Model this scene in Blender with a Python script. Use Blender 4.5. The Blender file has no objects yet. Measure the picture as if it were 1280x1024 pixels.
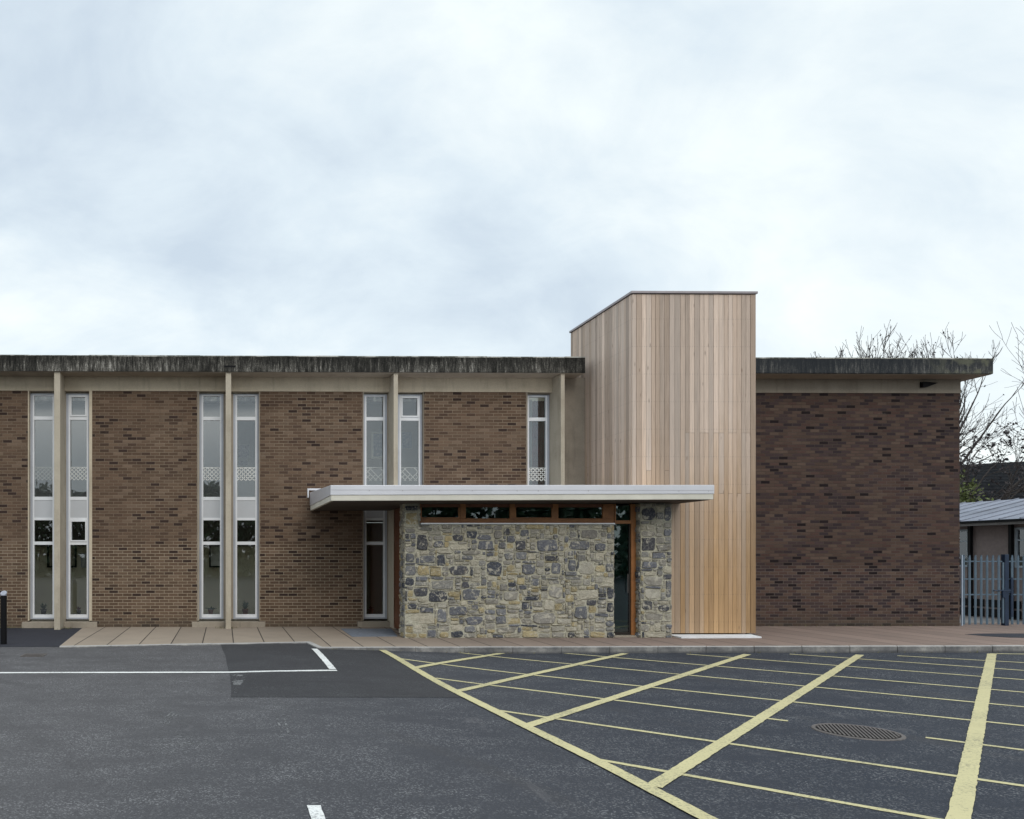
import bpy, math, random
from mathutils import Vector, noise as mnoise
R = random.Random(7)
S = bpy.context.scene
COL = S.collection

# ------------------------------------------------------------------ camera model (photo pixels, 1280 x 1024)
FP = 950.0
TH = math.atan(0.0130)
VPX, HY = 280.0, 695.0
CXP = VPX + FP * math.tan(TH)
D = 18.63
H = 1.74
FW = Vector((math.sin(TH), math.cos(TH), 0)); RT = Vector((math.cos(TH), -math.sin(TH), 0))
CAM = Vector((0, -D, H))

def ray(x, y):
    return FW + RT * ((x - CXP) / FP) + Vector((0, 0, -(y - HY) / FP))
def onY(x, y, Y):
    d = ray(x, y); t = (Y + D) / d.y
    return CAM + d * t
def WX(x, Y=0.0): return onY(x, HY, Y).x
def WZ(y, x=280, Y=0.0): return onY(x, y, Y).z
def sm(a, b, x):
    t = max(0, min(1, (x - a) / (b - a))); return t * t * (3 - 2 * t)
def zroad(X, Y):
    a = 1 - sm(1.2, 5.5, X); b = sm(-8.0, -4.4, Y)
    return -0.12 + 0.10 * a * b
def G(x, y, road=True):
    d = ray(x, y); z = -0.1 if road else 0.0
    for _ in range(12):
        t = (z - H) / d.z; p = CAM + d * t
        if road: z = zroad(p.x, p.y)
    return Vector((p.x, p.y, z))

# ------------------------------------------------------------------ mesh helpers
class MB:
    def __init__(s): s.v = []; s.f = []; s.m = []; s.c = []; s.smooth = False
    def add(s, vs, fs, m=0, c=None):
        n = len(s.v); s.v += [tuple(p) for p in vs]
        for f in fs:
            s.f.append(tuple(i + n for i in f)); s.m.append(m); s.c.append(c)
        return s
    def box(s, x0, x1, y0, y1, z0, z1, m=0, c=None):
        if x0 > x1: x0, x1 = x1, x0
        if y0 > y1: y0, y1 = y1, y0
        if z0 > z1: z0, z1 = z1, z0
        v = [(x0,y0,z0),(x1,y0,z0),(x1,y1,z0),(x0,y1,z0),(x0,y0,z1),(x1,y0,z1),(x1,y1,z1),(x0,y1,z1)]
        return s.add(v, [(0,3,2,1),(4,5,6,7),(0,1,5,4),(1,2,6,5),(2,3,7,6),(3,0,4,7)], m, c)
    def prism(s, poly, z0, z1, m=0):
        n = len(poly)
        a = sum(poly[i][0]*poly[(i+1)%n][1]-poly[(i+1)%n][0]*poly[i][1] for i in range(n))
        if a < 0: poly = poly[::-1]
        f0 = z0 if callable(z0) else (lambda p: z0); f1 = z1 if callable(z1) else (lambda p: z1)
        v = [(p[0],p[1],f0(p)) for p in poly] + [(p[0],p[1],f1(p)) for p in poly]
        fs = [tuple(range(n-1,-1,-1)), tuple(range(n,2*n))] + [(i,(i+1)%n,n+(i+1)%n,n+i) for i in range(n)]
        return s.add(v, fs, m)
    def tube(s, pts, rads, n=6, m=0, cap=True):
        base = len(s.v); prev = None
        for i, p in enumerate(pts):
            p = Vector(p)
            d = (Vector(pts[min(i+1,len(pts)-1)]) - Vector(pts[max(i-1,0)]))
            if d.length < 1e-9: d = Vector((0,0,1))
            d.normalize()
            a = d.cross(Vector((0.31,0.95,0.05)));
            if a.length < 0.1: a = d.cross(Vector((1,0,0)))
            if prev is not None:
                a2 = prev - d * prev.dot(d)
                if a2.length > 1e-4: a = a2
            a.normalize(); prev = a; b = d.cross(a)
            r = rads[i] if hasattr(rads, '__len__') else rads
            for k in range(n):
                t = 2*math.pi*k/n; s.v.append(tuple(p + a*(r*math.cos(t)) + b*(r*math.sin(t))))
        for i in range(len(pts)-1):
            for k in range(n):
                s.f.append((base+i*n+k, base+i*n+(k+1)%n, base+(i+1)*n+(k+1)%n, base+(i+1)*n+k)); s.m.append(m); s.c.append(None)
        if cap:
            s.f.append(tuple(base+k for k in range(n-1,-1,-1))); s.m.append(m); s.c.append(None)
            e = base+(len(pts)-1)*n
            s.f.append(tuple(e+k for k in range(n))); s.m.append(m); s.c.append(None)
        return s
    def lathe(s, cx, cy, prof, n=20, m=0):
        base = len(s.v)
        for r, z in prof:
            for k in range(n):
                t = 2*math.pi*k/n; s.v.append((cx+r*math.cos(t), cy+r*math.sin(t), z))
        for i in range(len(prof)-1):
            for k in range(n):
                s.f.append((base+i*n+k, base+i*n+(k+1)%n, base+(i+1)*n+(k+1)%n, base+(i+1)*n+k)); s.m.append(m); s.c.append(None)
        s.f.append(tuple(base+k for k in range(n-1,-1,-1))); s.m.append(m); s.c.append(None)
        e = base+(len(prof)-1)*n
        s.f.append(tuple(e+k for k in range(n))); s.m.append(m); s.c.append(None)
        return s

ROOTS = {}
def build(name, mb, mats, parent=None, smooth=False, bevel=0, label=None, base=None):
    if not isinstance(mats, (list, tuple)): mats = [mats]
    org = ROOTS.get(parent.name, Vector((0,0,0))) if parent else (Vector(base) if base is not None else Vector((0,0,0)))
    me = bpy.data.meshes.new(name)
    me.from_pydata([(v[0]-org.x, v[1]-org.y, v[2]-org.z) for v in mb.v], [], mb.f)
    for m in mats: me.materials.append(m)
    me.polygons.foreach_set('material_index', mb.m)
    if any(c is not None for c in mb.c):
        at = me.attributes.new('tint', 'FLOAT_COLOR', 'FACE')
        flat = []
        for c in mb.c:
            c = c or (0.5,0.5,0.5); flat += [c[0],c[1],c[2],1.0]
        at.data.foreach_set('color', flat)
    if smooth: me.polygons.foreach_set('use_smooth', [True]*len(me.polygons))
    me.update()
    o = bpy.data.objects.new(name, me); COL.objects.link(o)
    if bevel:
        b = o.modifiers.new('bevel','BEVEL'); b.width = bevel; b.segments = 2; b.limit_method = 'ANGLE'
    if parent: o.parent = parent
    else: o.location = org
    ROOTS[o.name] = org
    if label: o['label'] = label
    return o
def thing(name, label, cat, loc=(0,0,0), group=None):
    o = bpy.data.objects.new(name, None); COL.objects.link(o); o.location = loc
    o.empty_display_size = 0.3
    ROOTS[o.name] = Vector(loc); o['label'] = label; o['category'] = cat
    if group: o['group'] = group
    return o
def tag(o, label, cat, group=None):
    o['label'] = label; o['category'] = cat
    if group: o['group'] = group
    return o
def struct(o, kind='structure'):
    o['kind'] = kind; return o

# ------------------------------------------------------------------ material helpers
class N:
    def __init__(s, name):
        s.mat = bpy.data.materials.new(name); s.mat.use_nodes = True
        s.t = s.mat.node_tree; s.t.nodes.clear()
        s.out = s.t.nodes.new('ShaderNodeOutputMaterial')
        s.b = s.t.nodes.new('ShaderNodeBsdfPrincipled')
        s.t.links.new(s.b.outputs[0], s.out.inputs['Surface'])
    def new(s, ty, **k):
        n = s.t.nodes.new('ShaderNode'+ty)
        for a, v in k.items(): setattr(n, a, v)
        return n
    def put(s, sock, v):
        if v is None: return
        if isinstance(v, bpy.types.NodeSocket): s.t.links.new(v, sock)
        elif isinstance(v, (tuple, list)) and len(v) == 3 and sock.type == 'RGBA': sock.default_value = (*v, 1)
        else: sock.default_value = v
    def m(s, op, a, b=None, c=None, clamp=False):
        n = s.new('Math', operation=op); n.use_clamp = clamp
        s.put(n.inputs[0], a); s.put(n.inputs[1], b)
        if c is not None: s.put(n.inputs[2], c)
        return n.outputs[0]
    def pos(s):
        g = s.new('NewGeometry'); return g.outputs['Position']
    def sep(s, v):
        n = s.new('SeparateXYZ'); s.put(n.inputs[0], v); return n.outputs
    def comb(s, x=0.0, y=0.0, z=0.0):
        n = s.new('CombineXYZ')
        for i, v in enumerate((x,y,z)): s.put(n.inputs[i], v)
        return n.outputs[0]
    def scale(s, v, sc):
        n = s.new('VectorMath', operation='MULTIPLY'); s.put(n.inputs[0], v); n.inputs[1].default_value = sc; return n.outputs[0]
    def noise(s, v, scale=1.0, detail=4.0, rough=0.55, dist=0.0):
        n = s.new('TexNoise'); s.put(n.inputs['Vector'], v); n.inputs['Scale'].default_value = scale
        n.inputs['Detail'].default_value = detail; n.inputs['Roughness'].default_value = rough; n.inputs['Distortion'].default_value = dist
        return n.outputs[0]
    def ramp(s, f, stops, interp='LINEAR'):
        n = s.new('ValToRGB'); n.color_ramp.interpolation = interp; e = n.color_ramp.elements
        while len(e) < len(stops): e.new(0.5)
        for i, (p, c) in enumerate(stops):
            e[i].position = p
            c = (c,c,c) if not hasattr(c,'__len__') else c
            e[i].color = (*c, 1)
        s.put(n.inputs[0], f); return n.outputs[0]
    def mix(s, f, a, b, mode='MIX'):
        n = s.new('Mix', data_type='RGBA', blend_type=mode); s.put(n.inputs[0], f); s.put(n.inputs[6], a); s.put(n.inputs[7], b); return n.outputs[2]
    def step(s, x, a, b):
        n = s.new('MapRange', interpolation_type='SMOOTHSTEP'); s.put(n.inputs[0], x)
        n.inputs[1].default_value = a; n.inputs[2].default_value = b; return n.outputs[0]
    def bump(s, h, dist=0.005, st=1.0):
        n = s.new('Bump'); n.inputs['Strength'].default_value = st; n.inputs['Distance'].default_value = dist
        s.put(n.inputs['Height'], h); s.t.links.new(n.outputs[0], s.b.inputs['Normal'])
    def fin(s, col, rough=0.8, metal=0.0, spec=0.5):
        s.put(s.b.inputs['Base Color'], col); s.put(s.b.inputs['Roughness'], rough)
        s.b.inputs['Metallic'].default_value = metal; s.b.inputs['Specular IOR Level'].default_value = spec
        return s.mat

def simple(name, col, rough=0.6, metal=0.0, var=0.15, sc=6.0, bump=0.0, spec=0.5):
    n = N(name); p = n.pos(); a = n.noise(p, sc, 5, 0.6)
    lo = tuple(c*(1-var) for c in col); hi = tuple(min(1,c*(1+var)) for c in col)
    c = n.ramp(a, [(0.3, lo), (0.7, hi)])
    if bump: n.bump(n.noise(p, sc*6, 5, 0.6), bump)
    return n.fin(c, rough, metal, spec)

def brick(name, cols, mort_lo, mort_hi, zsplit, dark=0.075, seed=0.0):
    n = N(name); p = n.pos(); x, y, z = n.sep(p)
    u = n.m('ADD', n.m('ADD', x, y), seed)
    wob = n.m('MULTIPLY', n.m('SUBTRACT', n.noise(p, 9, 2), 0.5), 0.006)
    zz = n.m('DIVIDE', n.m('ADD', n.m('ADD', z, 3.0), wob), 0.075); row = n.m('FLOOR', zz)
    uu = n.m('ADD', n.m('DIVIDE', n.m('ADD', u, wob), 0.225), n.m('MULTIPLY', n.m('MODULO', row, 2.0), 0.5))
    col = n.m('FLOOR', uu); fu = n.m('FRACT', uu); fz = n.m('FRACT', zz)
    du = n.m('MULTIPLY', n.m('MINIMUM', fu, n.m('SUBTRACT', 1.0, fu)), 0.225)
    dz = n.m('MULTIPLY', n.m('MINIMUM', fz, n.m('SUBTRACT', 1.0, fz)), 0.075)
    isb = n.step(n.m('MINIMUM', du, dz), 0.0035, 0.0075)
    wn = n.new('TexWhiteNoise', noise_dimensions='2D'); n.put(wn.inputs['Vector'], n.comb(col, row, 0.0))
    r = wn.outputs['Value']
    wn2 = n.new('TexWhiteNoise', noise_dimensions='3D'); n.put(wn2.inputs['Vector'], n.comb(col, row, 5.0))
    # evenly spread dark bricks: white noise, plus patch variation
    pn = n.noise(n.comb(n.m('MULTIPLY', col, 0.225), n.m('MULTIPLY', row, 0.075), 0.0), 0.7, 3)
    # burnt bricks are scattered evenly, the rest varies at random
    ev = n.m('FRACT', n.m('ADD', n.m('ADD', n.m('MULTIPLY', col, 0.7549), n.m('MULTIPLY', row, 0.5698)), n.m('MULTIPLY', r, 0.30)))
    isd = n.m('LESS_THAN', n.m('ADD', ev, n.m('MULTIPLY', n.m('SUBTRACT', pn, 0.5), 0.16)), dark)
    rr = n.m('ADD', r, n.m('MULTIPLY', n.m('SUBTRACT', pn, 0.5), 0.25), clamp=True)
    st = [(0.0, cols[1]), (0.10, cols[2]), (0.40, cols[3]), (0.70, cols[4]), (0.88, cols[5])]
    bc = n.ramp(rr, st, 'CONSTANT'); bc = n.mix(isd, bc, cols[0])
    # tonal variation inside and across bricks
    v = n.m('ADD', 0.84, n.m('MULTIPLY', wn2.outputs['Value'], 0.30))
    gr = n.m('ADD', 0.62, n.m('MULTIPLY', n.noise(n.scale(p, (40,40,90)), 1.0, 4, 0.7), 0.76))
    big = n.m('ADD', 0.80, n.m('MULTIPLY', n.noise(p, 0.35, 4, 0.6), 0.40))
    bc = n.mix(1.0, bc, n.comb(n.m('MULTIPLY', n.m('MULTIPLY', v, gr), big), n.m('MULTIPLY', n.m('MULTIPLY', v, gr), big), n.m('MULTIPLY', n.m('MULTIPLY', v, gr), big)), 'MULTIPLY')
    lowf = n.step(n.m('ADD', z, n.m('MULTIPLY', n.m('SUBTRACT', n.noise(p, 1.2, 3), 0.5), 0.5)), zsplit+0.12, zsplit-0.12)
    patch = n.step(n.noise(p, 0.5, 4, 0.6, 0.3), 0.52, 0.66)
    mc = n.mix(n.m('MAXIMUM', lowf, n.m('MULTIPLY', patch, 0.45)), mort_lo, mort_hi)
    mc = n.mix(n.m('MULTIPLY', n.noise(p, 6, 4, 0.7), 0.6), mc, tuple(c*0.55 for c in mort_lo))
    c = n.mix(isb, mc, bc)
    # efflorescence smears near the base
    ef = n.m('MULTIPLY', n.step(n.noise(n.scale(p, (1.5,1.5,3.0)), 1.0, 5, 0.65), 0.66, 0.8), 0.35)
    c = n.mix(ef, c, (0.33,0.30,0.25))
    # damp band and soot: dirt that has settled along the base course, rain streaks below the beam
    dm = n.m('MULTIPLY', n.step(n.m('SUBTRACT', z, n.m('MULTIPLY', n.noise(n.scale(p, (2.5,2.5,0.5)), 1.0, 4, 0.7), 0.55)), 0.06, -0.25), 0.40)
    c = n.mix(dm, c, (0.070,0.060,0.045))
    stq = n.noise(n.scale(p, (5.5,5.5,0.35)), 1.0, 5, 0.65)
    c = n.mix(n.m('MULTIPLY', n.m('MULTIPLY', n.step(stq, 0.55, 0.75), n.step(z, 3.6, 5.8)), 0.45), c, tuple(v*0.4 for v in mort_lo))
    n.bump(n.m('ADD', isb, n.m('MULTIPLY', n.noise(p, 70, 3), 0.4)), 0.006, 0.8)
    return n.fin(c, 0.9, 0, 0.2)

M = {}
M['brick'] = brick('brown_brick', [(0.043,0.027,0.022),(0.084,0.053,0.038),(0.112,0.072,0.049),(0.136,0.090,0.061),(0.120,0.077,0.052),(0.157,0.108,0.076)],
                   (0.230,0.172,0.124), (0.44,0.36,0.26), 2.08, dark=0.085)
M['brick_r'] = brick('dimmed_purple_brick', [(0.016,0.010,0.011),(0.036,0.025,0.027),(0.056,0.037,0.036),(0.084,0.054,0.043),(0.075,0.044,0.037),(0.098,0.066,0.051)],
                   (0.080,0.060,0.048), (0.175,0.14,0.12), 1.5, dark=0.06, seed=0.11)  # right wing's purple mix, darkened in colour for light falloff

def concrete(name, base, dark, sx=1.0, streak=0.4, spec=0.3):
    n = N(name); p = n.pos()
    a = n.noise(p, 1.3, 6, 0.62); b = n.noise(n.scale(p, (7*sx,7*sx,0.7)), 1.0, 5, 0.6); f = n.noise(p, 45, 4, 0.7)
    c = n.mix(n.m('MULTIPLY', n.step(a, 0.42, 0.70), 0.75), base, dark)
    c = n.mix(n.m('MULTIPLY', n.step(b, 0.5, 0.75), streak), c, tuple(x*0.55 for x in dark))
    g = n.m('ADD', 0.78, n.m('MULTIPLY', f, 0.44))
    c = n.mix(1.0, c, n.comb(g,g,g), 'MULTIPLY')
    n.bump(f, 0.004, 0.5)
    return n.fin(c, 0.9, 0, spec)
M['conc'] = concrete('beige_concrete', (0.56,0.48,0.365), (0.42,0.355,0.265), 1.0, 0.40)
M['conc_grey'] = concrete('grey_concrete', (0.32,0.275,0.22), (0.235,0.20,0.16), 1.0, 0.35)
M['conc_fin'] = concrete('pale_fin_concrete', (0.47,0.415,0.33), (0.36,0.31,0.24), 1.0, 0.3)
M['soffit'] = concrete('soffit_concrete', (0.38,0.32,0.25), (0.28,0.23,0.18), 0.5, 0.2)

def fascia():
    n = N('weathered_fascia_concrete'); p = n.pos(); x, y, z = n.sep(p)
    s1 = n.noise(n.scale(p, (9,9,1.1)), 1.0, 6, 0.7); s2 = n.noise(n.scale(p, (38,38,5)), 1.0, 4, 0.7)
    sp = n.noise(p, 55, 3, 0.8); big = n.noise(n.scale(p, (0.5,0.5,0.5)), 1.0, 3)
    f = n.m('ADD', n.m('ADD', n.m('MULTIPLY', s1, 0.5), n.m('MULTIPLY', s2, 0.32)), n.m('MULTIPLY', sp, 0.30))
    f = n.m('ADD', f, n.m('MULTIPLY', n.m('SUBTRACT', big, 0.5), 0.25))
    # black algae runs down from the wet top edge, thinning out lower down
    f = n.m('SUBTRACT', f, n.m('MULTIPLY', n.step(z, 6.20, 6.47), 0.04))
    c = n.ramp(f, [(0.45,(0.010,0.010,0.009)),(0.545,(0.036,0.034,0.030)),(0.615,(0.115,0.108,0.095)),(0.70,(0.42,0.40,0.36))])
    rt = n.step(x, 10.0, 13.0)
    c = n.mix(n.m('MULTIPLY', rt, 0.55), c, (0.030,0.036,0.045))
    en = n.m('MULTIPLY', n.step(x, 16.6, 18.2), n.step(n.noise(p, 5, 4), 0.4, 0.6))
    c = n.mix(n.m('MULTIPLY', en, 0.6), c, (0.16,0.16,0.11))
    n.bump(sp, 0.006, 0.7)
    return n.fin(c, 0.95, 0, 0.2)
M['fascia'] = fascia()
def edging():
    n = N('roof_edge_flashing'); p = n.pos()
    f = n.noise(n.scale(p, (1.6,1.6,1.6)), 1.0, 5, 0.75)
    c = n.ramp(f, [(0.45,(0.09,0.09,0.075)),(0.55,(0.42,0.41,0.37)),(0.7,(0.6,0.59,0.54))])
    return n.fin(c, 0.8)
M['edging'] = edging()

M['frame_w'] = simple('white_window_frame', (0.74,0.75,0.77), 0.4, 0, 0.05, 3)
M['frame_g'] = simple('grey_aluminium', (0.40,0.42,0.47), 0.4, 0.1, 0.08, 3)
M['panel'] = simple('pale_infill_panel', (0.50,0.51,0.53), 0.35, 0, 0.05, 1.5)
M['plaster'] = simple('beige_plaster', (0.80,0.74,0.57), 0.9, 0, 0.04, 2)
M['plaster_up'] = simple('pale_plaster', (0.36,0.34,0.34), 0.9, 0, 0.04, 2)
M['ceil'] = simple('white_ceiling', (0.75,0.74,0.70), 0.9, 0, 0.03, 2)
M['floor_in'] = simple('vinyl_floor', (0.30,0.26,0.20), 0.6, 0, 0.08, 2)
M['black'] = simple('black_paint', (0.006,0.006,0.007), 0.6, 0, 0.2, 8, spec=0.15)
M['zinc'] = simple('zinc_fascia', (0.66,0.66,0.70), 0.42, 0.3, 0.07, 1.2)
M['band'] = simple('cream_render_band', (0.64,0.61,0.53), 0.7, 0, 0.09, 2.0)
M['darksoffit'] = simple('shade_brown_soffit', (0.060,0.045,0.035), 0.8, 0, 0.2, 2)  # colour darkened to deepen the shade under the canopy
M['coping'] = simple('grey_metal_coping', (0.30,0.27,0.28), 0.45, 0.3, 0.1, 3)
M['white_stone'] = simple('white_plinth', (0.72,0.73,0.75), 0.6, 0, 0.1, 4)
M['lat'] = simple('white_lattice', (0.75,0.75,0.72), 0.5, 0, 0.05, 5)
M['lat_dim'] = simple('frosted_lattice', (0.50,0.52,0.51), 0.6, 0, 0.05, 5)

def glass(name, tint, f0, wav=0.0012, seed=0.0):
    n = N(name); n.t.nodes.remove(n.b)
    tr = n.new('BsdfTransparent'); tr.inputs[0].default_value = (*tint, 1)
    gl = n.new('BsdfGlossy'); gl.inputs['Color'].default_value = (0.93,0.95,1,1); gl.inputs['Roughness'].default_value = 0.012
    lw = n.new('Fresnel'); lw.inputs['IOR'].default_value = f0
    mx = n.new('MixShader'); n.t.links.new(lw.outputs[0], mx.inputs[0]); n.t.links.new(tr.outputs[0], mx.inputs[1]); n.t.links.new(gl.outputs[0], mx.inputs[2])
    b = n.new('Bump'); b.inputs['Strength'].default_value = 1.0; b.inputs['Distance'].default_value = wav
    n.put(b.inputs['Height'], n.noise(n.pos(), 1.4, 1.0, 0.4)); n.t.links.new(b.outputs[0], gl.inputs['Normal'])
    n.t.links.new(mx.outputs[0], n.out.inputs['Surface'])
    return n.mat
M['glass'] = glass('window_glass', (0.86,0.88,0.86), 1.95)
M['glass_porch'] = glass('green_tinted_glass', (0.55,0.70,0.68), 1.75)

def wood(name, hi, lo, zlo, zhi):
    n = N(name); p = n.pos(); x, y, z = n.sep(p)
    at = n.new('Attribute'); at.attribute_name = 'tint'; at.attribute_type = 'GEOMETRY'
    r, g, b = n.sep(at.outputs['Color'])
    q = n.comb(n.m('ADD', n.m('MULTIPLY', n.m('ADD', x, y), 55.0), n.m('MULTIPLY', r, 91.0)), n.m('MULTIPLY', r, 37.0), n.m('MULTIPLY', z, 1.6))
    gr = n.noise(q, 1.0, 5, 0.62, 0.25)
    fine = n.noise(n.scale(q, (3.2,1,1.5)), 1.0, 3, 0.6)
    mid = n.noise(n.scale(p, (0.7,0.7,0.9)), 1.0, 3)
    w = n.step(n.m('ADD', z, n.m('ADD', n.m('MULTIPLY', n.m('SUBTRACT', mid, 0.5), 1.4), n.m('MULTIPLY', n.m('SUBTRACT', g, 0.5), 1.3))), zlo, zhi)
    c = n.mix(w, lo, hi)
    v = n.m('ADD', 0.58, n.m('MULTIPLY', r, 0.58)); 
    v = n.m('MULTIPLY', v, n.m('ADD', 0.55, n.m('MULTIPLY', gr, 0.90)))
    v = n.m('MULTIPLY', v, n.m('ADD', 0.78, n.m('MULTIPLY', fine, 0.44)))
    c = n.mix(1.0, c, n.comb(v,v,v), 'MULTIPLY')
    c = n.mix(n.m('MULTIPLY', n.step(b, 0.45, 0.95), 0.40), c, n.mix(0.5, c, (0.34,0.20,0.10)))
    c = n.mix(n.m('MULTIPLY', n.step(b, 0.22, 0.02), 0.30), c, (0.52,0.45,0.40))
    # knots and nail heads on the battens
    vk = n.new('TexVoronoi', feature='F1'); n.put(vk.inputs['Vector'], n.comb(n.m('MULTIPLY', n.m('ADD', x, y), 9.0), n.m('MULTIPLY', r, 13.0), n.m('MULTIPLY', z, 2.3))); vk.inputs['Scale'].default_value = 1.0
    kn = n.m('MULTIPLY', n.step(vk.outputs['Distance'], 0.16, 0.05), n.step(g, 0.45, 0.6))
    c = n.mix(n.m('MULTIPLY', kn, 0.55), c, (0.13,0.075,0.045))
    fz = n.m('FRACT', n.m('DIVIDE', z, 0.60)); nl = n.m('LESS_THAN', n.m('ABSOLUTE', n.m('SUBTRACT', fz, 0.5)), 0.012)
    fx = n.m('FRACT', n.m('MULTIPLY', n.m('ADD', x, y), 19.0)); nx_ = n.m('LESS_THAN', fx, 0.22)
    c = n.mix(n.m('MULTIPLY', n.m('MULTIPLY', nl, nx_), 0.5), c, (0.10,0.08,0.07))
    n.bump(n.m('ADD', gr, n.m('MULTIPLY', fine, 0.5)), 0.0015, 0.6)
    return n.fin(c, 0.68, 0, 0.35)
M['cedar'] = wood('cedar_cladding', (0.62,0.490,0.400), (0.43,0.270,0.138), 0.4, 5.2)
M['timber'] = simple('orange_brown_timber', (0.29,0.118,0.036), 0.5, 0, 0.25, 5)
M['timber_d'] = simple('red_brown_timber', (0.15,0.055,0.024), 0.5, 0, 0.25, 5)
M['dark_band'] = simple('dark_brown_band', (0.05,0.038,0.028), 0.8, 0, 0.2, 2)
M['dark'] = simple('dark_backing', (0.02,0.015,0.012), 0.9)

def stone():
    n = N('rubble_stone'); p = n.pos()
    at = n.new('Attribute'); at.attribute_name = 'tint'; at.attribute_type = 'GEOMETRY'
    a = n.noise(p, 11, 6, 0.7, 0.4); b = n.noise(p, 38, 5, 0.75); k = n.noise(p, 4.0, 4, 0.6)
    g = n.m('ADD', 0.42, n.m('MULTIPLY', a, 0.75)); g = n.m('MULTIPLY', g, n.m('ADD', 0.55, n.m('MULTIPLY', b, 0.9)))
    c = n.mix(1.0, at.outputs['Color'], n.comb(g,g,g), 'MULTIPLY')
    c = n.mix(n.m('MULTIPLY', n.step(b, 0.56, 0.70), 0.45), c, (0.46,0.45,0.42))
    c = n.mix(n.m('MULTIPLY', n.step(n.noise(p, 22, 4, 0.7), 0.53, 0.62), 0.40), c, (0.30,0.29,0.25))
    c = n.mix(n.m('MULTIPLY', n.step(n.noise(p, 16, 5, 0.7, 1.0), 0.50, 0.40), 0.32), c, n.mix(0.6, c, (0.02,0.022,0.03)))
    sm_ = n.step(n.noise(p, 6.5, 6, 0.72, 0.6), 0.545, 0.60)
    c = n.mix(n.m('MULTIPLY', sm_, 0.78), c, (0.48,0.445,0.365))
    c = n.mix(n.m('MULTIPLY', n.step(k, 0.6, 0.75), 0.25), c, (0.36,0.27,0.13))
    n.bump(n.m('ADD', a, n.m('MULTIPLY', b, 0.5)), 0.016, 0.9)
    return n.fin(c, 0.85, 0, 0.35)
def mortar():
    n = N('lime_mortar'); p = n.pos()
    a = n.noise(p, 7, 6, 0.7); b = n.noise(p, 50, 4, 0.75); k = n.noise(p, 1.7, 3)
    c = n.ramp(a, [(0.3,(0.35,0.33,0.265)),(0.5,(0.48,0.455,0.36)),(0.7,(0.60,0.575,0.475))])
    c = n.mix(n.m('MULTIPLY', n.step(k, 0.45, 0.65), 0.35), c, (0.38,0.33,0.20))
    c = n.mix(n.m('MULTIPLY', n.step(b, 0.55, 0.42), 0.38), c, (0.13,0.125,0.115))
    n.bump(n.m('ADD', a, b), 0.012, 0.9)
    return n.fin(c, 0.95, 0, 0.2)
M['stone'] = stone(); M['mortar'] = mortar()

def asphalt(name, base, speck, grade=True, worn=0.0, sheen=0.75):
    n = N(name); p = n.pos(); x, y, z = n.sep(p)
    big = n.noise(p, 0.35, 5, 0.6, 0.3); mid = n.noise(n.scale(p, (1.2,2.2,1)), 1.0, 6, 0.7); f = n.noise(p, 75, 3, 0.8); ff = n.noise(p, 210, 2, 0.7)
    g = n.m('ADD', n.m('MULTIPLY', big, 0.55), n.m('MULTIPLY', mid, 0.55))
    c = n.mix(g, tuple(v*0.58 for v in base), tuple(v*1.45 for v in base))
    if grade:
        d = n.step(n.m('ADD', x, n.m('MULTIPLY', y, -0.25)), 0.0, 9.0)  # light falloff to the right put into the colour, towards navy
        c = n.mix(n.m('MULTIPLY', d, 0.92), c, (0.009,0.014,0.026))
    vo = n.new('TexVoronoi', feature='F1'); n.put(vo.inputs['Vector'], p); vo.inputs['Scale'].default_value = 85
    vs = n.sep(vo.outputs['Color'])[0]
    c = n.mix(n.m('MULTIPLY', n.m('MULTIPLY', n.step(vs, 0.72, 0.95), n.step(mid, 0.3, 0.7)), 0.50), c, speck)
    c = n.mix(n.m('MULTIPLY', n.step(vs, 0.22, 0.0), 0.5), c, tuple(v*0.35 for v in base))
    c = n.mix(n.m('MULTIPLY', n.step(f, 0.60, 0.80), 0.35), c, speck)
    if grade:
        # faint tyre tracks curving round the bays, and old oil drips
        d1 = n.new('VectorMath', operation='DISTANCE'); n.put(d1.inputs[0], p); d1.inputs[1].default_value = (-9.0,-16.0,0)
        ring = n.m('ABSOLUTE', n.m('SUBTRACT', n.m('FRACT', n.m('MULTIPLY', n.m('ADD', d1.outputs['Value'], n.m('MULTIPLY', mid, 0.25)), 0.62)), 0.5))
        c = n.mix(n.m('MULTIPLY', n.m('MULTIPLY', n.step(ring, 0.12, 0.02), n.step(big, 0.45, 0.62)), 0.35), c, tuple(v*0.62 for v in base))
        vo2 = n.new('TexVoronoi', feature='F1'); n.put(vo2.inputs['Vector'], p); vo2.inputs['Scale'].default_value = 0.9
        c = n.mix(n.m('MULTIPLY', n.step(n.m('ADD', vo2.outputs['Distance'], n.m('MULTIPLY', mid, 0.2)), 0.20, 0.12), 0.5), c, tuple(v*0.45 for v in base))
    if worn:
        c = n.mix(n.m('MULTIPLY', n.step(n.noise(n.scale(p,(1.6,0.8,1)), 1.0, 5, 0.7, 0.8), 0.60, 0.72), worn), c, tuple(v*1.6 for v in base))
    n.bump(n.m('ADD', f, n.m('MULTIPLY', ff, 0.7)), 0.005, 0.8)
    return n.fin(c, n.m('ADD', sheen-0.08, n.m('MULTIPLY', mid, 0.2)), 0, 0.35)
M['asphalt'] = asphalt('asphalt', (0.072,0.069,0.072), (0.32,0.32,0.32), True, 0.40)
M['asphalt_new'] = asphalt('newer_asphalt', (0.032,0.031,0.034), (0.12,0.13,0.13), False, 0.12, 0.8)
M['asphalt_blk'] = asphalt('fresh_black_tarmac', (0.022,0.023,0.032), (0.07,0.07,0.08), False, 0.0, 0.8)
M['scuff'] = asphalt('scuffed_asphalt', (0.15,0.15,0.152), (0.38,0.38,0.38), False, 0.3)
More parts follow.
